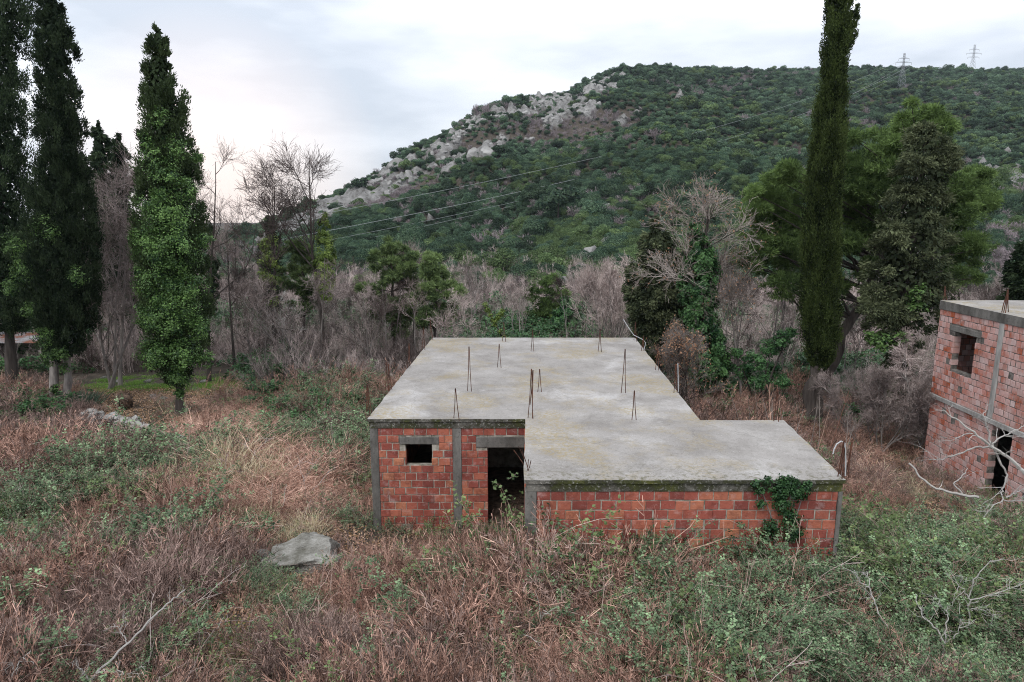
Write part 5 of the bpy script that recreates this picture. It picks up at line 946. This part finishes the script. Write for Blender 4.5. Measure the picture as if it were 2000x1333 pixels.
bushy('narrow dark conifer beside the small fir, left of the ivy-clad cypress', 'conifer_tree', 'conifer', 232, 49, [(262, 228, 236), (300, 212, 246), (400, 205, 262), (500, 200, 268), (640, 205, 262)], M['cyp_dark'], 16000, 503, 'droop', 0.26, 0.09, 150, 0.4)
bushy('slim distant cypress right of the ivy-clad cypress', 'cypress_tree', 'cypress tree', 412, 60, [(430, 409, 412), (460, 404, 420), (520, 402, 426), (580, 402, 424), (640, 404, 420)], M['cyp_dark'], 6000, 504, clumps=80)
bushy('dark cypress hidden behind the broad bare tree', 'cypress_tree', 'cypress tree', 528, 58, [(425, 524, 530), (450, 512, 542), (500, 506, 548), (560, 505, 550), (640, 508, 548)], M['cyp_dark'], 9000, 505, clumps=90)
def small_pine(label, Y_, trunk_px, lobes, mat, seed, dens=1.0, lnd=0.30):
    r_2 = np.random.default_rng(seed); x0_ = atY(trunk_px[0][0], trunk_px[0][1], Y_).x; b_ = Vector((x0_, Y_, Hs(x0_, Y_))); t_ = thing('young_pine', label, 'pine tree', b_); g_ = Geo(b_)
    _, TP_, TR_ = trunk_part(t_, b_, pl(trunk_px[1:], Y_), 0.13, 0.03, rng=r_2)
    gl_ = Geo(b_)
    lobes = [(a_ + r_2.normal(0, q_ * .95), c_ + r_2.normal(0, q_ * .65), q_ * r_2.uniform(.3, .6), float(np.clip(tm_ + r_2.normal(0, .15), .1, .9))) for (a_, c_, q_, tm_) in lobes for _ in range(7)]
    for (a_, c_, q_, tm_) in lobes:
        yy_ = Y_ + r_2.uniform(-1, 1); p_ = np.array(atY(a_, c_, yy_)); rw_2 = q_ / F * yy_ / cP; foliage_lobe(g_, p_, (rw_2 * 1.25, rw_2 * 1.25, rw_2), int(dens * 300 * (q_ / 18) ** 2) + 20, r_2, lnd, 0.045, 'needle', 0, tm_, 0.6)
        k_ = int(np.argmin(np.abs(TP_[:, 2] - p_[2] + 0.5))); gl_ = Geo(b_); gl_.sticks([TP_[k_]], [p_], 0.025, 0.008, 0.3, 0, 5); gl_.build('limb', M['bark'], t_)
    g_.build('crown', mat, t_)
small_pine('young yellow-green pine with reddish trunk between the two tall bare trees', 46, [(592, 660), (594, 580), (590, 500), (588, 475)], [(590, 482, 13, .6), (570, 503, 15, .5), (611, 507, 13, .6), (586, 532, 17, .4), (604, 562, 14, .4), (565, 560, 13, .4), (592, 600, 11, .3)], M['pine_dark'], 506)
small_pine('dark pine left of the pale bare tree above the roof', 42, [(765, 680), (768, 600), (766, 520), (764, 480)], [(764, 484, 11, .5), (746, 512, 15, .4), (788, 506, 14, .45), (762, 538, 20, .35), (735, 565, 17, .4), (797, 552, 17, .4), (770, 590, 22, .3), (743, 612, 16, .3), (800, 603, 15, .35), (775, 640, 16, .25)], M['pine_dark'], 507)
small_pine('feathery pine right of the pale bare tree above the roof', 41, [(850, 680), (850, 600), (846, 540), (843, 505)], [(842, 508, 10, .6), (824, 533, 15, .55), (864, 528, 15, .6), (845, 558, 17, .45), (818, 574, 13, .5), (873, 568, 14, .5), (852, 604, 17, .4), (832, 628, 12, .35), (868, 622, 11, .4)], M['pine_dark'], 508)
small_pine('bushy green pine beyond the middle of the concrete roof', 58, [(1068, 690), (1068, 620), (1066, 560)], [(1065, 550, 13, .5), (1048, 575, 15, .4), (1086, 578, 15, .6), (1066, 602, 20, .4), (1092, 620, 15, .6), (1044, 618, 14, .3), (1070, 640, 17, .3)], M['pine'], 509)
bushy('low round evergreen right of the green pine beyond the roof', 'evergreen_bush', 'bush', 1105, 56, [(580, 1098, 1110), (600, 1085, 1128), (640, 1080, 1130), (670, 1085, 1125)], M['ivy_dark'], 6000, 510, 'leaf', 0.2, 0.16, 60, 0.4)
bushy('dark fir poking up behind the ruin at the right edge', 'fir_tree', 'fir tree', 2005, 30, [(470, 2000, 2010), (510, 1985, 2030), (550, 1975, 2040), (600, 1970, 2045), (700, 1970, 2040)], M['cyp_dark'], 14000, 511, 'droop', 0.2, 0.07, 120, 0.45)
bushy('dense dark evergreen behind the far-left cypress', 'evergreen_tree', 'tree', -40, 44, [(400, -70, -20), (450, -110, 40), (520, -130, 60), (590, -130, 40), (630, -120, 10)], M['ivy_dark'], 22000, 512, 'leaf', 0.24, 0.18, 130, 0.35)
bushy('dark evergreen bush behind the twin-trunk cypress, right of the rusty shed', 'evergreen_bush', 'bush', 130, 46, [(560, 110, 160), (600, 60, 190), (650, 50, 200), (690, 60, 190)], M['ivy_dark'], 12000, 513, 'leaf', 0.22, 0.17, 100, 0.35)
# ivy-smothered leaning shrub behind the annex
ri = np.random.default_rng(520); bi = place(1478, 812); ivs = thing('ivy_shrub', 'ivy-smothered shrub leaning right behind the annex roof', 'shrub', bi); gi = Geo(bi)
for (a, c_, r_, nn) in [(1528, 662, 20, 900), (1505, 680, 24, 1200), (1475, 705, 26, 1300), (1450, 725, 24, 1100), (1505, 725, 26, 1200), (1530, 745, 18, 700), (1440, 690, 16, 500), (1545, 650, 14, 400), (1480, 745, 24, 1000), (1425, 760, 18, 500), (1535, 780, 16, 450)]:
    rw = r_ / F * bi.y / cP; foliage_lobe(gi, atY(a, c_, bi.y + ri.uniform(-.5, .5)), rw, nn, ri, 0.10, 0.08, 'leaf', 0, 0.5, 0.9)
gi.build('ivy', M['ivy_dark'], ivs); g = Geo(bi)
for e in ((1505, 690), (1450, 720), (1530, 745), (1540, 655)): g = Geo(bi); g.tube(smooth_path([np.array(bi) + [0, 0, -0.2], np.array(atY((e[0] + 1478) / 2, (e[1] + 812) / 2 - 8, bi.y)), np.array(atY(*e, bi.y))], 7), np.linspace(0.06, 0.02, 7), 6); g.build('stem', M['bark'], ivs, smooth=True)
# leaning ivy sapling beyond the roof
bi = Vector((atY(985, 660, 34).x, 34, Hs(atY(985, 660, 34).x, 34))); q = thing('ivy_sapling', 'forked ivy-clad sapling leaning left beyond the roof edge', 'sapling', bi); g = Geo(bi); gi = Geo(bi)
for e in (((985, 660), (965, 630), (955, 610), (948, 595)), ((965, 630), (975, 618), (981, 608))):
    P_ = smooth_path(pl(e, 34), 8); g.tube(P_, np.linspace(0.05, 0.02, 8), 6)
    for p in P_: foliage_lobe(gi, p, 0.16, 70, ri, 0.09, 0.07, 'leaf', 0, 0.5, 1)
g.tube(smooth_path([np.array(bi) + [0, 0, -.2], np.array(atY(985, 660, 34))], 4), 0.05, 6)
g.build('trunk', M['bark'], q); gi.build('ivy', M['ivy_yellow'], q)
# trees that stand out on the crest and slope
for j, (a, b_, lab, r_) in enumerate([(1762, 158, 'dark lone tree at the crest beside the pylon foot', 4.5), (1848, 138, 'small wind-bent tree standing on the hill crest', 3.5), (1130, 185, 'dark round tree on the rocky shoulder of the hill', 6), (1090, 430, 'large dark pine on the lower slope above the rock patch', 7), (705, 372, 'dark tree on the low end of the rocky ridge', 5)]):
    bb = gat(a, b_ + 8); t = thing('hill_pine', lab, 'tree', bb); g = Geo(bb); r_1 = np.random.default_rng(600 + j)
    for q_ in range(7): foliage_lobe(g, np.array(bb) + np.array([r_1.normal(0, r_ * .35), r_1.normal(0, r_ * .35), r_ * r_1.uniform(0.6, 1.2)]), r_ * 0.45, 160, r_1, 0.9, 0.6, 'leaf', 0, 0.3, 0.7)
    g.build('crown', M['hill_a'], t); trunk_part(t, bb, [np.array(bb) + np.array([0, 0, r_ * .9])], 0.25, 0.12)

# ------------------------------------------------------------------ pylons and cables
def pylon(label, base, h, seed):
    t = thing('electricity_pylon', label, 'pylon', base, 'pylons on the hill'); g = Geo(base); b = np.array(base); w0 = h * 0.10; w1 = h * 0.018; A = []; B = []
    def cor(f, i): w_ = w0 + (w1 - w0) * min(f / 0.72, 1); return b + np.array([(1, 1), (1, -1), (-1, -1), (-1, 1)][i] + (0,), float) * np.array([w_, w_, 0]) + np.array([0, 0, h * f])
    lv = [0, 0.14, 0.27, 0.38, 0.48, 0.57, 0.65, 0.72, 0.80, 0.88, 1.0]
    for f0, f1 in zip(lv[:-1], lv[1:]):
        for i in range(4):
            A += [cor(f0, i), cor(f0, i), cor(f0, (i + 1) % 4)]; B += [cor(f1, i), cor(f1, (i + 1) % 4), cor(f1, i)]
    g.sticks(A, B, 0.065, 0.065, sides=4); g.build('lattice_mast', M['steel'], t)
    for f, L2 in ((0.66, 0.16), (0.76, 0.21), (0.86, 0.14)):
        ga = Geo(base); c_ = b + np.array([0, 0, h * f])
        for s_ in (-1, 1):
            e = c_ + np.array([s_ * h * L2, 0, 0.0]); ga.sticks([c_ + [0, 0.4, 0], c_ + [0, -0.4, 0], c_ + [0, 0, h * 0.035]], [e, e, e], 0.08, 0.06, sides=4); ga.sticks([e], [e - [0, 0, 1.6]], 0.1, 0.1, sides=5)
        ga.build('cross_arm', M['steel'], t)
    return b, h
b1 = gat(1759, 182); h1 = atY(1762, 104, b1.y).z - b1.z; P1, _ = pylon('nearer lattice pylon standing on the slope below the crest', b1, h1, 1)
ridge2 = Vector((atY(1898, 140, 715).x, 715, 0)); ridge2.z = Hs(ridge2.x, 715) - 1; h2 = atY(1903, 87, 715).z - ridge2.z; pylon('farther lattice pylon on the crest at the upper right', ridge2, h2, 2)
def cable(label, A, B, sag, r_):
    t_ = np.linspace(0, 1, 41)[:, None]; P = A * (1 - t_) + B * t_; P[:, 2] -= 4 * sag * (t_ * (1 - t_))[:, 0]; g = Geo(A); g.tube(P, r_, 5); o = g.build('power_cable', M['cable'], smooth=True); o.location = A; tag(o, label, 'cable', 'power cables across the hillside')
hh = h1
for lab, f, dx, (ex, ey), sg, rr in (('lowest power cable crossing the hillside forest', 0.66, -0.16, (540, 503), 11, 0.04), ('second power cable up, just above the lowest one', 0.66, 0.16, (540, 489), 11, 0.04), ('third power cable up, above the close pair', 0.76, 0.21, (540, 470), 10, 0.06), ('topmost faint power cable over the rocky shoulder', 0.86, -0.14, (540, 435), 8, 0.05)):
    A = P1 + np.array([dx * hh, 0, hh * f - 1.6]); B = np.array(atY(ex, ey, 150)); cable(lab, A, B, sg, rr)

# ------------------------------------------------------------------ boulders, stone wall, stump, shed
def rock(label, c, dims, seed, group=None, rz=0.0, name='boulder', cat='boulder'):
    me = rock_mesh(seed, 5, 0.5, M['boulder'], 'boulder'); o = bpy.data.objects.new(name, me); col.objects.link(o); o.location = c; o.scale = dims; o.rotation_euler = (0.1, -0.06, rz); tag(o, label, cat, group); return o
c = gat(590, 1118); big = rock('large grey boulder lying in the dry heather below the house', c + Vector((0.0, 0.25, 0.20)), (1.95, 1.35, 1.0), 901, rz=0.2)
c = gat(518, 1112); rock('small pointed pale stone at the left end of the large boulder', c + Vector((0.0, 0, 0.26)), (0.55, 0.5, 0.55), 902, rz=1.0)
c = gat(15, 1160); rock('pale round stone at the left picture edge among dry stalks', c + Vector((0, 0, 0.25)), (0.5, 0.45, 0.5), 903)
c = gat(1075, 1130); rock('low flat stone half buried in red stalks before the annex', c + Vector((0, 0, 0.2)), (0.9, 0.5, 0.3), 904)
sw = thing('stone_wall', 'tumbled dry stone wall running from the stump to the ivy-clad cypress', 'stone wall', gat(250, 825)); rw_ = np.random.default_rng(33); pm = [rock_mesh(910 + k_, 2, 0.6, M['stone'], 'wall_stone') for k_ in range(5)]
path = [(165, 800), (200, 808), (235, 818), (262, 832), (290, 850), (320, 862), (350, 868)]; gw = bmesh.new()
for _ in range(230):
    f = rw_.uniform(0, len(path) - 1.001); i = int(f); a = path[i]; b_ = path[i + 1]; fr = f - i; p = at(a[0] + (b_[0] - a[0]) * fr + rw_.normal(0, 4), a[1] + (b_[1] - a[1]) * fr + rw_.normal(0, 3), -0.2); p.z = Hs(p.x, p.y) + rw_.uniform(0.1, 0.60)
    s_ = rw_.uniform(0.22, 0.62); mt = Matrix.LocRotScale(p - sw.location, Matrix.Rotation(rw_.uniform(0, 6), 3, 'Z').to_quaternion(), Vector((s_, s_ * rw_.uniform(.5, .9), s_ * rw_.uniform(.35, .7))))
    tmp = pm[rw_.integers(0, 5)].copy(); tmp.transform(mt); gw.from_mesh(tmp); bpy.data.meshes.remove(tmp)
me = bpy.data.meshes.new('stones'); gw.to_mesh(me); gw.free(); me.materials.append(M['stone']); o = bpy.data.objects.new('stones', me); o.parent = sw; col.objects.link(o)
# loose stones along the green strip
for j, (a, b_) in enumerate([(205, 742), (290, 748), (300, 778), (318, 782), (400, 748), (370, 746), (230, 748), (590, 712), (545, 716)]):
    c = gat(a, b_); rock('loose pale stone on the bright green grass strip' if j < 7 else 'loose pale stone beside the broom bush', c + Vector((0, 0, 0.08)), (0.5, 0.35, 0.25), 920 + j, 'loose stones on the grass strip' if j < 7 else 'loose stones by the broom bush', rz=j, name='stone', cat='stone')
bs = gat(244, 800); st = thing('tree_stump', 'dark uprooted stump with a tangle of roots behind the stone wall', 'stump', bs); rr_ = np.random.default_rng(44); g = Geo(bs); c0_ = np.array(bs) + [0, 0, 0.45]; n = 90
br = grow(np.repeat(c0_[None], n, 0), nrm(rr_.normal(size=(n, 3))), rr_.uniform(0.35, 0.75, n), 0.04, 5, 0.25, 0, rr_, 0.2); add_br(g, br, 0.5, 0, 5); g.build('roots', M['root'], st)
me = rock_mesh(950, 4, 0.8, M['root'], 'stump_core'); o = bpy.data.objects.new('stump_core', me); o.location = (0, 0, 0.4); o.scale = (0.85, 0.8, 0.9); o.parent = st; col.objects.link(o)
# shed with rusty roof seen under the cypresses
bsx = atY(38, 690, 42); bsx.z = Hs(bsx.x, 42); sh = thing('tin_shed', 'low shed with rusty corrugated roof under the far-left trees', 'shed', bsx); g = Geo(); x = -2.2
zt_ = atY(38, 656, 42).z - bsx.z
q_ = []
for i in range(60):
    x0_, x1_ = -2.2 + i * 4.4 / 60, -2.2 + (i + 1) * 4.4 / 60; za, zb_ = (0.03 if i % 2 else -0.02), (-0.02 if i % 2 else 0.03)
    q_.append([(x0_, -1.0, zt_ - 0.28 + za), (x1_, -1.0, zt_ - 0.28 + zb_), (x1_, 1.3, zt_ + zb_), (x0_, 1.3, zt_ + za)])
g.quads(q_); g.build('roof', M['sheet_rust'], sh)

for (x0_, y0_) in ((-2.0, -0.8), (0, -0.8), (1.9, -0.8), (-2.0, 1.1), (1.9, 1.1)): block(sh, 'post', x0_ - 0.08, x0_ + 0.08, y0_ - 0.08, y0_ + 0.08, -0.3, zt_ - 0.3, M['bark_grey'])
block(sh, 'wall', -2.0, 1.9, 1.15, 1.25, -0.3, zt_ - 0.15, M['mortar'])

# broom bush, ivy on the annex, dead branches, fallen trunk
def broom(label, a, b_, h, w_, seed):
    bb = gat(a, b_); t = thing('broom_bush', label, 'bush', bb); r = np.random.default_rng(seed); n = 900; b0 = np.c_[r.normal(0, w_ * 0.25, (n, 2)), np.full(n, -0.05)] + np.array(bb)
    br = grow(b0, np.c_[(b0 - np.array(bb))[:, :2] * 1.2 + r.normal(0, 0.2, (n, 2)), np.ones(n)], h * r.uniform(0.5, 1.1, n), 0.004, 4, 0.06, 0, r, 0.5); g = Geo(bb); tt = r.uniform(0, 1, n)
    for i in range(4): g.ribbons(br[0][:, i], br[0][:, i + 1], 0.016, r, tt)
    g.build('foliage', M['broom'], t); [(lambda q_: (q_.sticks(b0[j_:j_ + 1], br[0][j_:j_ + 1, 2], 0.015, 0.008), q_.build('stem', M['bark'], t)))(Geo(bb)) for j_ in range(6)]
broom('grey-green broom bush at the back of the clearing', 570, 742, 1.25, 1.7, 71); broom('smaller broom bush left of the larger one', 520, 745, 0.9, 1.1, 72); broom('dark low bush at the foot of the twin-trunk cypress', 160, 795, 0.8, 1.2, 73)
r = np.random.default_rng(81); bv = Vector((X_(1530, 1000, YA - 0.1), YA - 0.1, Hs(X_(1530, 1000, YA - 0.1), YA - 0.1))); iv = thing('ivy_plant', 'ivy climbing over the mossy roof edge at the right of the annex', 'ivy', bv); g = Geo(bv)
for (a, c_, r_, nn) in [(1545, 950, 20, 420), (1525, 960, 24, 500), (1560, 965, 20, 420), (1530, 990, 24, 500), (1545, 1015, 26, 520), (1550, 1045, 26, 500), (1478, 945, 12, 150), (1485, 960, 12, 160), (1488, 985, 12, 160), (1510, 1030, 22, 350), (1500, 940, 12, 120), (1575, 950, 14, 200), (1535, 938, 16, 260), (1495, 1050, 20, 250)]:
    rw = r_ / F * YA / cP; foliage_lobe(g, atY(a, c_, YA - 0.09), (rw, 0.09, rw), nn, r, 0.055, 0.045, 'leaf', 0, 0.4, 1)
g.build('leaves', M['ivy_dark'], iv); g = Geo(bv)
for e in ((1545, 950), (1485, 950), (1570, 960)): g = Geo(bv); g.tube(smooth_path([np.array(bv), np.array(atY((1535 + e[0]) / 2, 1020, YA - 0.04)), np.array(atY(*e, YA - 0.03))], 7), 0.012, 5); g.build('stem', M['bark_grey'], iv)
def dead_branch(label, paths, Ys, seed, rads, name='dead_branch', mat='twig_pale', tw=8, group=None, twl=0.35, cat='branch'):
    """paths: main stems as pixel polylines with a depth for each end"""
    r = np.random.default_rng(seed); P0 = atY(*paths[0][0], Ys[0][0]); t = thing(name, label, cat, P0, group)
    for pth, (ya_, yb_), (ra, rb) in zip(paths, Ys, rads):
        g = Geo(P0); g2 = Geo(P0); m_ = len(pth); P = np.array([atY(*q_, ya_ + (yb_ - ya_) * i / (m_ - 1)) for i, q_ in enumerate(pth)]); n_ = m_ * 4; P = smooth_path(P, n_); P[1:-1] += r.normal(0, 0.012, (n_ - 2, 3)); rad = np.linspace(ra, rb, n_); g.tube(P, rad, 6)
        d = nrm(np.gradient(P, axis=0)); br = (P[None], rad[None], d[None]); lb = g.build('limb', M[mat], t); S, D, rr, tt, _ = spawn(br, tw, 0.3, 1.0, 0.8, r, 0.5)
        for j_ in range(len(S)):
            g2 = Geo(P0); b1 = grow(S[j_:j_ + 1], D[j_:j_ + 1], twl * r.uniform(0.3, 1.1), max(rr[j_] * 0.8, 0.004), 4, 0.2, 0.02, r, 0.4); add_br(g2, b1, r.uniform(0.2, 1), 0, 4)
            S2, D2, _, _, _ = spawn(b1, 3, 0.3, 1.0, 0.7, r, 0.6); b2 = grow(S2, D2, twl * 0.35, 0.003, 2, 0.2, 0, r, 0.5); add_br(g2, b2, 0.6, 0, 3); g2.build('twig', M[mat], lb)
    return t
DB = 'pale dead branches in the foreground'
dead_branch('long pale dead branch poking up at the bottom left', [[(160, 1350), (195, 1310), (245, 1262), (300, 1205), (335, 1172), (362, 1152)], [(190, 1315), (215, 1310), (240, 1312), (258, 1322)], [(250, 1258), (240, 1240), (222, 1218)], [(180, 1332), (165, 1318), (150, 1300)]], [(8.9, 9.9), (8.95, 8.9), (9.4, 9.4), (8.9, 8.8)], 1001, [(0.022, 0.008), (0.014, 0.006), (0.010, 0.004), (0.012, 0.006)], tw=5, group=DB, twl=0.3)
dead_branch('thin pale twig standing at the far bottom left corner', [[(15, 1345), (30, 1310), (42, 1290), (60, 1270)], [(30, 1310), (20, 1295)]], [(8.6, 8.8), (8.7, 8.7)], 1002, [(0.012, 0.005), (0.008, 0.004)], tw=4, group=DB, twl=0.2)
dead_branch('forked white dead sapling in the bramble at the lower right', [[(1893, 1245), (1893, 1190), (1893, 1165), (1902, 1130), (1935, 1095)], [(1893, 1172), (1940, 1160), (1990, 1145)], [(1893, 1170), (1880, 1150), (1858, 1130)], [(1893, 1190), (1905, 1188), (1935, 1190)], [(1893, 1240), (1915, 1225), (1940, 1218)]], [(10.6, 10.6), (10.6, 10.7), (10.6, 10.5), (10.6, 10.6), (10.6, 10.5)], 1003, [(0.016, 0.006), (0.010, 0.004), (0.010, 0.004), (0.009, 0.004), (0.008, 0.004)], tw=7, group=DB, twl=0.35)
dead_branch('crooked pale dead stems left of the forked white sapling', [[(1840, 1290), (1845, 1260), (1830, 1230), (1808, 1210), (1795, 1190), (1788, 1160)], [(1845, 1260), (1850, 1225), (1852, 1200), (1835, 1180), (1825, 1160)], [(1848, 1255), (1870, 1240), (1880, 1215)]], [(10.0, 10.4), (10.1, 10.5), (10.1, 10.2)], 1004, [(0.016, 0.006), (0.012, 0.005), (0.01, 0.004)], tw=6, group=DB, twl=0.3)
dead_branch('upright pale dead stick among the brambles right of centre', [[(1745, 1240), (1715, 1195), (1700, 1155), (1695, 1118)], [(1700, 1150), (1680, 1140), (1672, 1120), (1668, 1115)]], [(10.4, 10.9), (10.6, 10.6)], 1005, [(0.013, 0.006), (0.009, 0.004)], tw=6, group=DB, twl=0.3)
dead_branch('long thin brown cane arching over the stalks in front of the annex', [[(1150, 1285), (1165, 1240), (1175, 1200), (1180, 1150), (1178, 1120)], [(1230, 1245), (1262, 1220), (1300, 1207), (1350, 1215)]], [(9.6, 10.4), (9.8, 10.2)], 1006, [(0.009, 0.004), (0.008, 0.004)], mat='cane', tw=4, group=None, twl=0.2, name='dry_cane', cat='cane')
dead_branch('white bare branches spreading in front of the ruin doorway', [[(2050, 985), (2000, 925), (1975, 897), (1935, 872), (1900, 845), (1870, 820), (1840, 802)], [(1935, 872), (1930, 840), (1922, 815), (1926, 800)], [(1935, 872), (1900, 875), (1860, 890), (1835, 900), (1815, 898)], [(1935, 872), (1948, 858), (1975, 845), (2000, 832)], [(1940, 875), (1955, 905), (1968, 930), (1958, 955), (1955, 968), (1965, 980), (2000, 978)], [(1960, 975), (1945, 985), (1920, 1012)], [(1900, 848), (1880, 850), (1862, 862)], [(1965, 972), (1985, 962), (2010, 950)]],
            [(13.5, 14.6), (14.2, 14.4), (14.2, 14.8), (14.2, 14.4), (14.1, 13.6), (13.7, 13.5), (14.4, 14.4), (13.7, 13.6)], 1007, [(0.05, 0.012), (0.022, 0.008), (0.022, 0.008), (0.02, 0.008), (0.024, 0.01), (0.014, 0.007), (0.014, 0.006), (0.018, 0.008)], name='bare_branch', tw=7, twl=0.55)
dead_branch('fallen pale trunk lying in scrub before the two-storey ruin', [[(1775, 905), (1800, 935), (1825, 953), (1870, 965), (1912, 972)], [(1880, 966), (1862, 945), (1875, 935), (1890, 915)]], [(17.0, 16.0), (16.2, 16.8)], 1008, [(0.02, 0.035), (0.02, 0.01)], name='fallen_trunk', mat='twig_pale', tw=5, twl=0.5, cat='fallen trunk')
# tall dry stalks behind the annex
rq = np.random.default_rng(90)
for j in range(26):
    a = rq.uniform(1425, 1665); Yq = 18.5 + rq.uniform(0, 6); xx = (a - CX) / F * Yq / cP * 1.02; zz_ = Hs(xx, Yq); h_ = rq.uniform(1.3, 3.3); g = Geo((xx, Yq, zz_)); n_ = 7
    br = grow(np.array([[xx, Yq, zz_ - 0.1]]), np.array([[rq.normal(0, 0.08), rq.normal(0, .08), 1.0]]), h_, 0.016, n_, 0.05, 0, rq, 0.4); add_br(g, br, rq.uniform(0, 1), 0, 5); S, D, rr, _, _ = spawn(br, 6, 0.3, 1, 0.6, rq); b2 = grow(S, D, rq.uniform(0.15, 0.6, len(S)), 0.005, 3, 0.15, 0.1, rq); add_br(g, b2, 0.5, 0, 3)
    o = g.build('dry_stalk', M['red'] if j % 3 == 0 else M['twig_oak']); o.location = (xx, Yq, zz_); tag(o, 'tall dry leafless stalk in the scrub behind the annex', 'stalk', 'dry stalks behind the annex')
# ------------------------------------------------------------------ haze: one closed box of air round everything
me = bpy.data.meshes.new('haze'); bm = bmesh.new(); bmesh.ops.create_cube(bm, size=1)
for v in bm.verts: v.co = Vector((v.co.x * 2560, 610 + v.co.y * 1440, 97 + v.co.z * 230))
bm.to_mesh(me); bm.free(); hz = bpy.data.objects.new('haze', me); col.objects.link(hz); hz['kind'] = 'stuff'; hz['label'] = 'thin bluish evening haze over the valley and the hill'; hz['category'] = 'haze'
m = bpy.data.materials.new('haze'); m.use_nodes = True; t = m.node_tree; t.nodes.clear(); o_ = N(t, 'ShaderNodeOutputMaterial'); pv = N(t, 'ShaderNodeVolumePrincipled')
pv.inputs['Color'].default_value = (0.78, 0.88, 1.0, 1); pv.inputs['Density'].default_value = 0.00007; t.links.new(pv.outputs[0], o_.inputs['Volume']); me.materials.append(m)
